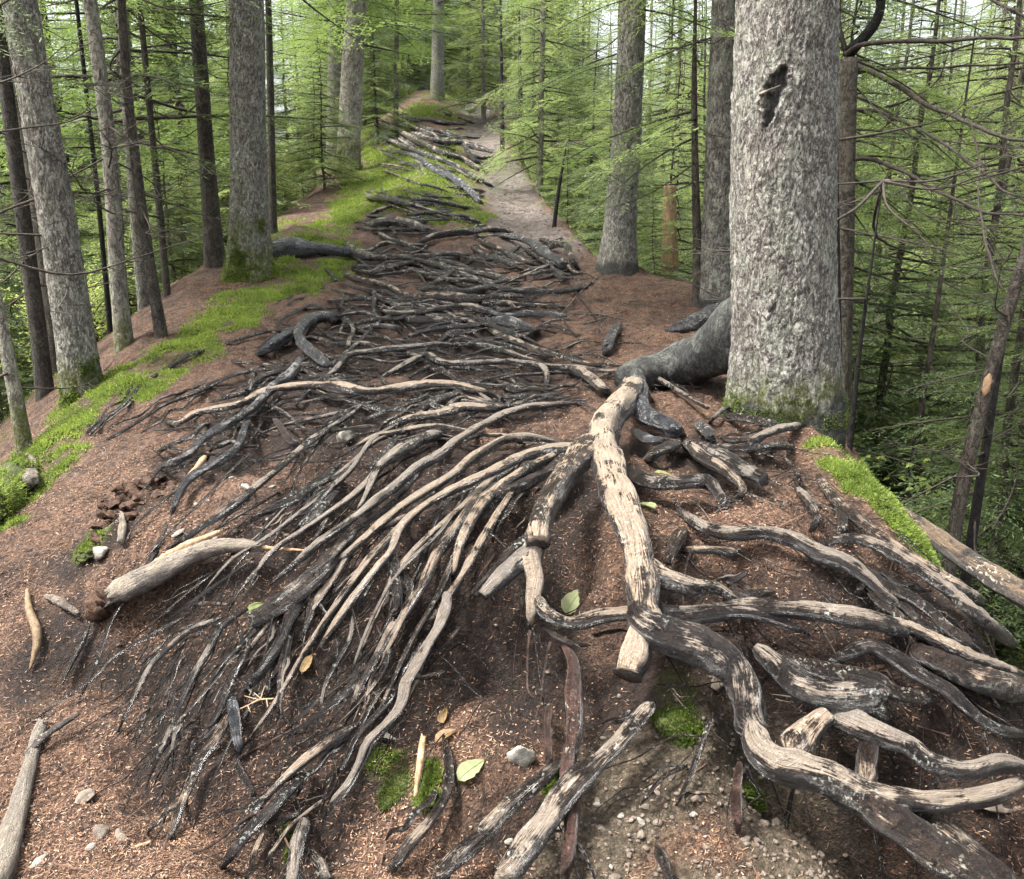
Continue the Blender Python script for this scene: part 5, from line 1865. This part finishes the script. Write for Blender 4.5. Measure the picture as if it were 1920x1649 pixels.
Q4, tn = fronds(np.stack([X, Y, Z], -1), nv, rng, rng.uniform(.006, .015, n) * (1 + .10 * Y) * (.7 + 1.1 * np.clip(.5 + fbm(np.stack([X, Y, Z], -1) * 7, 2, 55), 0, 1)), rng.uniform(.0012, .0026, n) * (1 + .18 * Y), .42 * (1 - sstep(2.6, 3.4, Y)))
S = Soup()
S.quads(Q4, tn)
obj("moss", S.mesh("moss", M['moss'], False), kind="stuff", label="bright yellow-green moss cushions along the ridge edges", category="moss")


def moss_coat(o, n, zmin=-9, zmax=9, up=-.2, dark=.25, size=1.0, seed=1):
    """moss fronds on a mesh object, as its own part"""
    rng = np.random.default_rng(seed)
    me = o.data
    nv_ = np.zeros(len(me.polygons) * 3)
    me.polygons.foreach_get("normal", nv_)
    ce = np.zeros(len(me.polygons) * 3)
    me.polygons.foreach_get("center", ce)
    ar = np.zeros(len(me.polygons))
    me.polygons.foreach_get("area", ar)
    nv_, ce = nv_.reshape(-1, 3), ce.reshape(-1, 3)
    ok = (ce[:, 2] > zmin) & (nv_[:, 2] > up)
    nz = fbm(ce * 9, 3, seed)
    w = ar * ok * sstep(-.5, .2, nz - (ce[:, 2] - zmin) / max(zmax - zmin, .01) * (1.4 if zmax < 5 else 0)) * (ce[:, 2] < zmax)
    if w.sum() <= 0:
        return
    k = rng.choice(len(w), n, p=w / w.sum())
    ext = np.sqrt(ar[k])[:, None]
    P = ce[k] + rng.normal(0, .35, (n, 3)) * ext
    Q4, tn = fronds(P, nv_[k], rng, rng.uniform(.007, .018, n) * size, rng.uniform(.0015, .003, n) * size, dark)
    S = Soup()
    S.quads(Q4, tn)
    obj("moss", S.mesh("moss", M['moss'], False), o if o.parent is None else o.parent, o.location if o.parent is not None else (0, 0, 0), kind="stuff")


for key, zt, nn, sz in (('L', .8, 9000, 1.6), ('T1', .45, 5000, 1.3), ('S', .30, 5000, .9), ('F', .8, 2500, 2.5), ('T2', .4, 1500, 1.2)):
    tr_ = [c for c in TREES[key][0].children if c.name.startswith("trunk")][0]
    moss_coat(tr_, nn, -.05, zt, -1, .28, sz, 5)


def stone_arrays(seed, sub=1):
    import bmesh
    bm = bmesh.new()
    bmesh.ops.create_icosphere(bm, subdivisions=sub, radius=1.0)
    V = np.array([v.co[:] for v in bm.verts])
    F = np.array([[v.index for v in f.verts] for f in bm.faces])
    bm.free()
    rng = np.random.default_rng(seed)
    d = 1 + .28 * fbm(V * 1.3 + seed, 2, seed)
    V = V * d[:, None]
    for _ in range(7):                          # knock flat facets off it
        a = rng.normal(0, 1, 3)
        a /= np.linalg.norm(a)
        k = V @ a
        V = V - np.outer(np.maximum(0, k - rng.uniform(.55, .8)), a)
    return V * [1, .8, .6], F


STN = [stone_arrays(k, 1) for k in range(6)]
X, Y, rng = polar(60000, 1.5, 30, 503, .8)
Z = gz(X, Y)
mo, ba, so, tr = masks(X, Y, Z)
keep = rng.uniform(size=len(X)) < np.maximum(ba * .55, np.maximum(tr * .55, .012))
keep &= (X > xleft(Y)) & (X < xright(Y) + .3)
X, Y, Z = X[keep], Y[keep], Z[keep]
S = Soup()
for x, y, z in zip(X, Y, Z):
    V, F = STN[rng.integers(6)]
    s = rng.uniform(.003, .011) * (1 + .10 * y) * (1.8 if rng.uniform() < .06 else 1)
    S.add((V * s) @ rotz(rng.uniform(0, 6.28)).T + [x, y, z + s * .15], F, rng.uniform())
obj("gravel", S.mesh("gravel", M['rock_brown'], True), kind="stuff", label="small pebbles in the bare dirt and on the trail", category="gravel")

# ------------------------------------------------------------------ single stones
STN2 = [stone_arrays(40 + k, 3) for k in range(5)]


def stone(px, py, wpx, mat, label, seed, stretch=(1, 1, 1), group=None, up=.12):
    p, t = cast(px, py)
    p, t = p[0], t[0]
    r = wpx / FPX * t / 2
    V, F = STN2[seed % 5]
    V = V * r * np.array(stretch)
    V = V @ rotz(seed * 1.7).T @ rotx(.25).T
    V = V + .06 * r * np.stack([fbm(V / r * 3 + k, 3, seed + k) for k in range(3)], -1)
    z = float(gz(np.array([p[0]]), np.array([p[1]]))[0])
    o = obj("rock", mesh_np("rock", V, F, mat), None, (p[0], p[1], z + r * up))
    tag(o, label, "rock", group)
    if mat is M['rock_moss']:
        moss_coat(o, 3000, dark=.62, size=.6, seed=seed)
    return o


stone(645, 803, 58, M['rock'], "pale angular rock wedged among the roots left of centre", 1, (1, .8, .8), up=.3)
stone(980, 1398, 62, M['rock'], "upright pale stone set in the middle of the bank", 2, (.8, .8, 1.5), up=.3)
stone(192, 1566, 42, M['rock_brown'], "largest loose stone on the needle floor at lower left", 3, (1, .8, .8), up=.3)
stone(160, 1502, 44, M['rock_brown'], "flat round stone sunk in the lower left needle floor", 4, (1, 1, .3))
stone(190, 1035, 44, M['rock'], "whitish stone beside the mossy rotten stump chunk", 5, (1, .8, .8), up=.3)
stone(172, 1598, 24, M['rock'], "pale little stone just below the largest loose stone", 6)
stone(228, 1578, 32, M['rock_brown'], "rough brown pebble right of the largest loose stone", 7, (1.2, .7, .6))
stone(70, 1622, 34, M['rock'], "pale flake of stone beside the grey branch at lower left", 8, (1.3, .6, .4))
stone(40, 1595, 24, M['rock'], "pale pebble touching the grey branch at lower left", 18, (1.2, .6, .4))
stone(1272, 1325, 120, M['rock_moss'], "mossy boulder under the arching black root", 9, (1, .8, .9), up=-.1)
stone(745, 1425, 110, M['rock_moss'], "moss-covered rock below the long pale root", 10, (1, .8, .7), up=-.15)
stone(810, 1470, 90, M['rock_moss'], "lower mossy stone beside the loose upright stick", 11, (1, .8, .6), up=-.15)
stone(1345, 1235, 40, M['rock_brown'], "brown stone behind the arching black root", 12)
stone(955, 1525, 20, M['rock'], "white pebble right of the twisted small root in the lower bank", 13, (1, .8, .8), up=.4)
stone(885, 212, 26, M['rock'], "pale boulder on the trail near its far end", 14, (1, 1, .8), up=.4)
stone(868, 200, 16, M['rock_brown'], "lesser stone behind the pale boulder on the far trail", 15, up=.3)
stone(1235, 1465, 22, M['rock_brown'], "squarish tan stone high on the bare dirt face", 16, (1, .8, .8), up=.3)
stone(1310, 1480, 34, M['rock_brown'], "tan stone half buried in the dirt left of the bending root", 17, up=.2)
stone(780, 1205, 70, M['rock_brown'], "dark slab of rock showing between the central bank roots", 19, (1.2, .5, .9), up=.1)
stone(460, 918, 22, M['rock'], "flat white stone under the long straight root", 20, (1.3, .8, .4), up=.3)
stone(335, 1002, 28, M['rock'], "pale flat stone above the split log", 21, (1.4, .7, .35), up=.3)
stone(1855, 1465, 70, M['rock_brown'], "pale broken slab under the forking roots at right", 22, (1.5, .7, .35), up=.2)
prng = np.random.default_rng(8)
for k, px in enumerate(sorted(prng.uniform(1040, 1480, 26))):
    stone(px, prng.uniform(1430, 1640), prng.uniform(12, 26), M['rock' if k % 3 == 0 else 'rock_brown'], "small stone in the bare dirt face, %s from the left" % (["first"] + ORD[1:])[k], 30 + k, (1, .85, .8), "stones in the dirt face", .25)
for k, px in enumerate(sorted(prng.uniform(330, 560, 14))):
    stone(px, prng.uniform(880, 1010), prng.uniform(8, 16), M['rock' if k % 2 == 0 else 'rock_brown'], "tiny stone on the soil above the split log, %s from the left" % (["first"] + ORD[1:])[k], 70 + k, (1, .85, .6), "stones above the split log", .25)


# ------------------------------------------------------------------ fallen leaves
def leaf(px, py, wpx, ang, mat, label, tint, asp=.62, lift=.012, roll=.15):
    p, t = cast(px, py)
    p, t = p[0], t[0]
    L = wpx / FPX * t
    nu, nvv = 11, 7
    u = np.linspace(0, 1, nu)
    prof_ = np.sin(np.pi * u ** .8) ** .75 * (1 - .25 * u)
    v = np.linspace(-1, 1, nvv)
    U, Vv = np.meshgrid(u, v, indexing='ij')
    rg = np.random.default_rng(int(px))
    jag = 1 + .07 * np.cos(U * 37 + rg.uniform(0, 6)) * np.abs(Vv) ** 4
    Xl = (U - .5) * L
    Yl = Vv * prof_[:, None] * asp * L * .5 * jag
    Zl = .10 * L * (np.abs(Vv) ** 1.5) * prof_[:, None] + .08 * L * np.sin(U * 3 + 1) + .012 * L * np.cos(U * 22 - np.abs(Vv) * 5)
    Vx = np.stack([Xl, Yl, Zl], -1).reshape(-1, 3)
    ii = np.arange(nu * nvv).reshape(nu, nvv)
    F = np.stack([ii[:-1, :-1], ii[1:, :-1], ii[1:, 1:], ii[:-1, 1:]], -1).reshape(-1, 4)
    S = Soup()
    S.add(Vx, F, np.clip(tint + .25 * np.abs(Vx[:, 1]) / (L * .3) + .15 * np.cos(Vx[:, 0] / L * 40), 0, 1))
    nrm = gnormal(np.array([p[0]]), np.array([p[1]]), .05)[0]
    z = float(gz(np.array([p[0]]), np.array([p[1]]))[0])
    T = thing("fallen_leaf", (p[0], p[1], z + lift), label, "leaf")
    T.rotation_euler = (math.atan2(-nrm[1], nrm[2]) * .9 + roll * .3, math.atan2(nrm[0], nrm[2]) * .9, 0)
    bl = obj("blade", S.mesh("blade", mat), T, rot=(0, 0, ang))
    st = spline([[.5 * L, 0, .08 * L * math.sin(4)], [.65 * L, .03 * L, 0], [.8 * L, .1 * L, .01 * L]], 6)
    V, F, *_ = tube_np(st, [.0012] * 6, 4)
    S = Soup()
    S.add(V, F, .2)
    obj("stalk", S.mesh("stalk", mat), T, rot=(0, 0, ang))
    mr = np.stack([(u - .5) * L, 0 * u, .08 * L * np.sin(u * 3 + 1) + .012 * L * np.cos(u * 22) + .0015], -1)
    V, F, *_ = tube_np(mr, np.linspace(.0008, .0014, nu), 4)
    S = Soup()
    S.add(V, F, .95)
    obj("midrib", S.mesh("midrib", mat), bl)


leaf(1211, 946, 46, 2.2, M['leaf_fallen'], "yellow-green leaf lying right of the main pale root", .35)
leaf(1076, 1119, 56, .2, M['leaf_fallen'], "pale green leaf in the dark hollow left of the main root", .6, .75)
leaf(884, 1448, 62, .6, M['leaf_fallen'], "large pale green leaf on the lower bank", .65, .68)
leaf(482, 1108, 48, .15, M['broadleaf'], "vivid fresh green leaf below the split log", .75, .5)
leaf(573, 1209, 44, 1.3, M['leaf_yellow'], "oval tan leaf lying between the lower left roots", .4, .55)
leaf(832, 1290, 44, 1.5, M['leaf_yellow'], "curled yellowish leaf hooked under a broken orange root", .5, .6, .03, .8)
leaf(985, 1560, 50, 1.2, M['leaf_yellow'], "brown-orange leaf standing against a bottom root", .1, .5, .02, 1.0)
leaf(722, 1332, 42, .1, M['rock'], "grey-green withered leaf beside the long pale root", .4, .5)
leaf(1246, 883, 40, .1, M['leaf_fallen'], "narrow yellow leaf above the curling right-hand root", .4, .4)
leaf(835, 1363, 46, .3, M['leaf_yellow'], "reddish brown curled leaf near the mossy rock", .02, .6, .02, .5)


# ------------------------------------------------------------------ logs, broken wood and loose sticks
def stick(name, label, category, pts, wpx, mat, wear=.6, arch=.0, flags='b', sides=14, rough=.2, tilt=0.0, depths=None, seed=1):
    q = np.array(pts, float)
    n = 40
    q2 = spline(q, n)
    w = np.interp(np.linspace(0, 1, n), np.linspace(0, 1, len(wpx)), wpx)
    if depths is None:
        P, t = cast(q2[:, 0], q2[:, 1])
        r = w / FPX * t / 2
        P, t = cast(q2[:, 0], q2[:, 1], r * .8 + arch)
        P = np.stack([smooth(P[:, k], 6) for k in range(3)], -1)
    else:
        t = np.interp(np.linspace(0, 1, n), np.linspace(0, 1, len(depths)), depths)
        P = at_depth(q2[:, 0], q2[:, 1], t)
    r = w / FPX * t / 2
    rg = np.random.default_rng(seed)
    ph = rg.uniform(0, 6.28, 4)

    def disp(n_, a):
        A, Sx = np.meshgrid(a, np.linspace(0, 1, n_))
        qq = np.stack([np.cos(A) * 1.6, np.sin(A) * 1.6, Sx * 6], -1)
        d = 1 + rough * fbm(qq + seed, 3, seed)
        d = d + rough * .35 * np.abs(np.cos(A * 3 + ph[0])) * (vnoise(np.stack([A * 3, Sx * 2, A * 0], -1), seed))
        end = np.minimum(Sx, 1 - Sx)
        ragged = (1 - sstep(0, .05, end)) * rg.uniform(.0, .5, (1, len(a)))
        return d * (1 - ragged)
    V, F, uv, top, ring = tube_np(P, r, sides, disp=disp)
    # broken, splintered ends
    sd = sides
    L = np.linalg.norm(P[-1] - P[0])
    for e, dirn in ((0, P[0] - P[1]), (n - 1, P[-1] - P[-2])):
        dirn = dirn / np.linalg.norm(dirn)
        V[e * sd:(e + 1) * sd] += dirn * (rg.uniform(-.4, 1.2, sd) * r[e])[:, None]
    o0 = P[n // 2]
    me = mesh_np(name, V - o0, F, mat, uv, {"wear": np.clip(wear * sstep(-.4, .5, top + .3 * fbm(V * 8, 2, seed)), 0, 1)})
    o = obj(name, me, None, o0)
    tag(o, label, category)
    return o, P, r, o0


def part_on(o, o0, name, P, R, mat, label=None, sides=8, jag=.25, seed=0):
    rg = np.random.default_rng(seed)
    V, F, uv, top, ring = tube_np(P, R, sides, disp=lambda n, a: 1 + jag * rg.normal(size=(n, len(a))) * .5)
    c = obj(name, mesh_np(name, V - o0, F, mat, uv, {"wear": np.full(len(V), .9)}), o)
    if label:
        c["label"] = label
    return c


FB = lambda X, Y: (X * .3936, 1000 + Y * .3936)
lg, LP, LR, L0 = stick("fallen_log", "weathered grey split log lying across the left bank", "log",
                       [FB(540, 300), FB(640, 240), FB(780, 175), FB(900, 112), FB(1020, 68), FB(1130, 58), FB(1240, 64)], [44, 46, 40, 34, 28, 18], M['deadwood'], .9, .03, sides=18, rough=.22, seed=4)
q = spline([FB(1200, 62), FB(1330, 75), FB(1490, 84)], 14)
P, t = cast(q[:, 0], q[:, 1], .03)
part_on(lg, L0, "splinter", P, np.linspace(.012, .003, 14), M['splinter'], "reddish splintered tail of the log", 7, .3, 5)
q = spline([FB(520, 300), FB(470, 350), FB(430, 420)], 14)
P, t = cast(q[:, 0], q[:, 1], .03)
part_on(lg, L0, "rotten_end", P, np.array([.03, .045, .052, .055, .055, .052, .05, .047, .043, .04, .035, .03, .02, .008]) * 1.05, M['rot'], "crumbling orange-brown rotten end", 14, .5, 6)
q = spline([FB(560, 255), FB(720, 160), FB(870, 70), FB(1050, -8)], 24)
P, t = cast(q[:, 0], q[:, 1], .055)
part_on(lg, L0, "torn_strip", P, np.interp(np.linspace(0, 1, 24), [0, .2, .7, 1], [.004, .016, .020, .008]), M['splinter'], "tan strip of torn wood along the log's upper edge", 8, .35, 7)

stick("broken_branch", "pale grey barkless branch at the bottom left corner", "branch", [(-8, 1660), (22, 1560), (48, 1460), (68, 1385), (78, 1358)], [52, 44, 34, 26, 22], M['deadwood'], .95, .01, sides=14, rough=.16, seed=9)
stick("broken_branch", "black twig crossing the top of the pale corner branch", "branch", [(48, 1415), (80, 1385), (110, 1362), (148, 1340)], [9, 16, 12, 6], M['char'], .2, .035, sides=8, seed=10)
_qc = spline([(1705, 972), (1760, 1012), (1830, 1062), (1900, 1105), (1970, 1145)], 40)
CHL = smooth(np.minimum(cast(_qc[:, 0], _qc[:, 1])[1] - .03, np.linspace(3.75, 3.25, 40)), 30)
stick("charred_log", "charred log jutting over the right slope edge", "log", [(1705, 972), (1760, 1012), (1830, 1062), (1900, 1105), (1970, 1145)], [30, 38, 44, 46, 48], M['char'], .75, depths=CHL, sides=18, rough=.14, seed=12)
stick("curved_stick", "tan curved peeled stick hanging on the left slope", "stick", [FB(128, 270), FB(140, 370), FB(172, 450), FB(175, 540), FB(142, 650)], [7, 14, 17, 14, 4], M['peeled'], .9, .02, sides=10, rough=.12, seed=13)
stick("dark_stick", "dark forked stick with a pale torn tip below the rotten log end", "stick", [FB(425, 420), FB(390, 520), FB(345, 610), FB(290, 720)], [8, 13, 11, 7], M['root'], .3, .02, sides=10, seed=14)
stick("wood_splinter", "bright tan splinter of wood leaning among the upper left roots", "splinter", [(393, 845), (375, 870), (352, 898)], [5, 15, 12], M['splinter'], .9, .03, sides=8, rough=.25, seed=15)
stick("wood_splinter", "reddish upright stick stuck in the moss of the lower bank", "splinter", [(794, 1382), (787, 1430), (779, 1493)], [12, 15, 7], M['splinter'], .9, .02, sides=8, rough=.2, seed=16)
stick("grey_splinter", "pale grey stub of wood below the rotten stump chunk", "splinter", [(228, 962), (230, 990), (226, 1016)], [8, 15, 13], M['deadwood'], .9, .02, sides=8, rough=.2, seed=17)
ml = stick("mossy_log", "thick moss-covered log end at the left edge", "log", [(-40, 965), (0, 925), (32, 895), (48, 880)], [90, 84, 70, 50], M['rock_moss'], 0, .02, sides=18, rough=.15, seed=18)
moss_coat(ml[0], 9000, up=-.5, dark=.12, size=1.1, seed=7)
stick("small_stump", "short broken grey-brown stump beside the mossy log end", "stump", [(58, 905), (55, 885), (52, 862)], [30, 28, 24], M['deadwood'], .3, .03, sides=14, rough=.3, seed=19)
stick("loose_stick", "plain brown stick lying on the needle floor at lower left", "stick", [FB(570, 1530), FB(640, 1500), FB(720, 1470)], [6, 10, 6], M['splinter'], .6, .0, sides=7, seed=20)
stick("loose_stick", "thin grey stick across the soil beneath the split log", "stick", [FB(925, 338), FB(1000, 335), FB(1080, 340)], [7, 9, 6], M['deadwood'], .8, .0, sides=7, seed=21)
stick("pale_stub", "white lichened stub of root on the left slope below the curved stick", "stick", [FB(215, 300), FB(280, 325), FB(370, 385)], [9, 15, 8], M['deadwood'], .5, .0, sides=9, rough=.35, seed=22)
stick("bark_chunk", "reddish chip of bark on the soil at right", "bark chip", [(1628, 1256), (1643, 1252), (1660, 1250)], [9, 13, 9], M['rot'], .4, .01, sides=8, seed=23)

# branched dry twig on the lower left litter
q = [FB(1112, 852), FB(1180, 822), FB(1235, 795), FB(1305, 788)]
tw, TP, TR, T0 = stick("dry_twig", "straw-coloured branched twig on the lower left bank", "twig", q, [3, 4, 3], M['splinter'], .9, .02, sides=5, seed=24)
for a_, b_ in (((1180, 822), (1195, 855)), ((1235, 795), (1165, 775)), ((1250, 795), (1210, 760)), ((1240, 795), (1260, 730)), ((1270, 790), (1275, 830))):
    q = spline([FB(*a_), FB(*b_)], 6)
    P, t = cast(q[:, 0], q[:, 1], .025)
    part_on(tw, T0, "side_twig", P, np.linspace(.0028, .0012, 6), M['splinter'], None, 4, .1, 3)

# crumbled red-brown stump wood on the left bank: a pile of separate blocks
chk = thing("rotten_stump", cast(235, 960)[0][0], "crumbling red-brown rotten stump with moss on the left bank", "stump")
cb = np.array(chk.location)
crng = np.random.default_rng(61)
for k, (px, py, w, mt) in enumerate([(255, 925, 40, 'rot'), (285, 908, 34, 'rot'), (215, 945, 30, 'rot'), (250, 952, 30, 'rot'), (195, 985, 26, 'rot'), (272, 938, 30, 'rot'), (300, 930, 24, 'rot'),
                                     (318, 912, 20, 'rot'), (232, 918, 26, 'rot'), (180, 1010, 24, 'rot'), (208, 968, 26, 'rot'), (240, 972, 22, 'rot'), (162, 1045, 24, 'rock_moss'), (200, 1000, 20, 'rock_moss')]):
    p, t = cast(px, py)
    r = w / FPX * t[0] / 2
    V, F = STN2[k % 5]
    r = r * 1.5
    V = V * r * [1.25, .9, .8]
    V = V @ rotz(.6 + crng.normal(0, .4)).T
    V = V + .34 * r * np.stack([fbm(V / r * 2.6 + k * 3 + j, 4, k + j) for j in range(3)], -1)
    c = p[0] + [0, 0, r * .05] - cb
    me = mesh_np("rotten_block", V, F, M[mt], None, {"wear": np.zeros(len(V))})
    obj("rotten_block", me, chk, c)
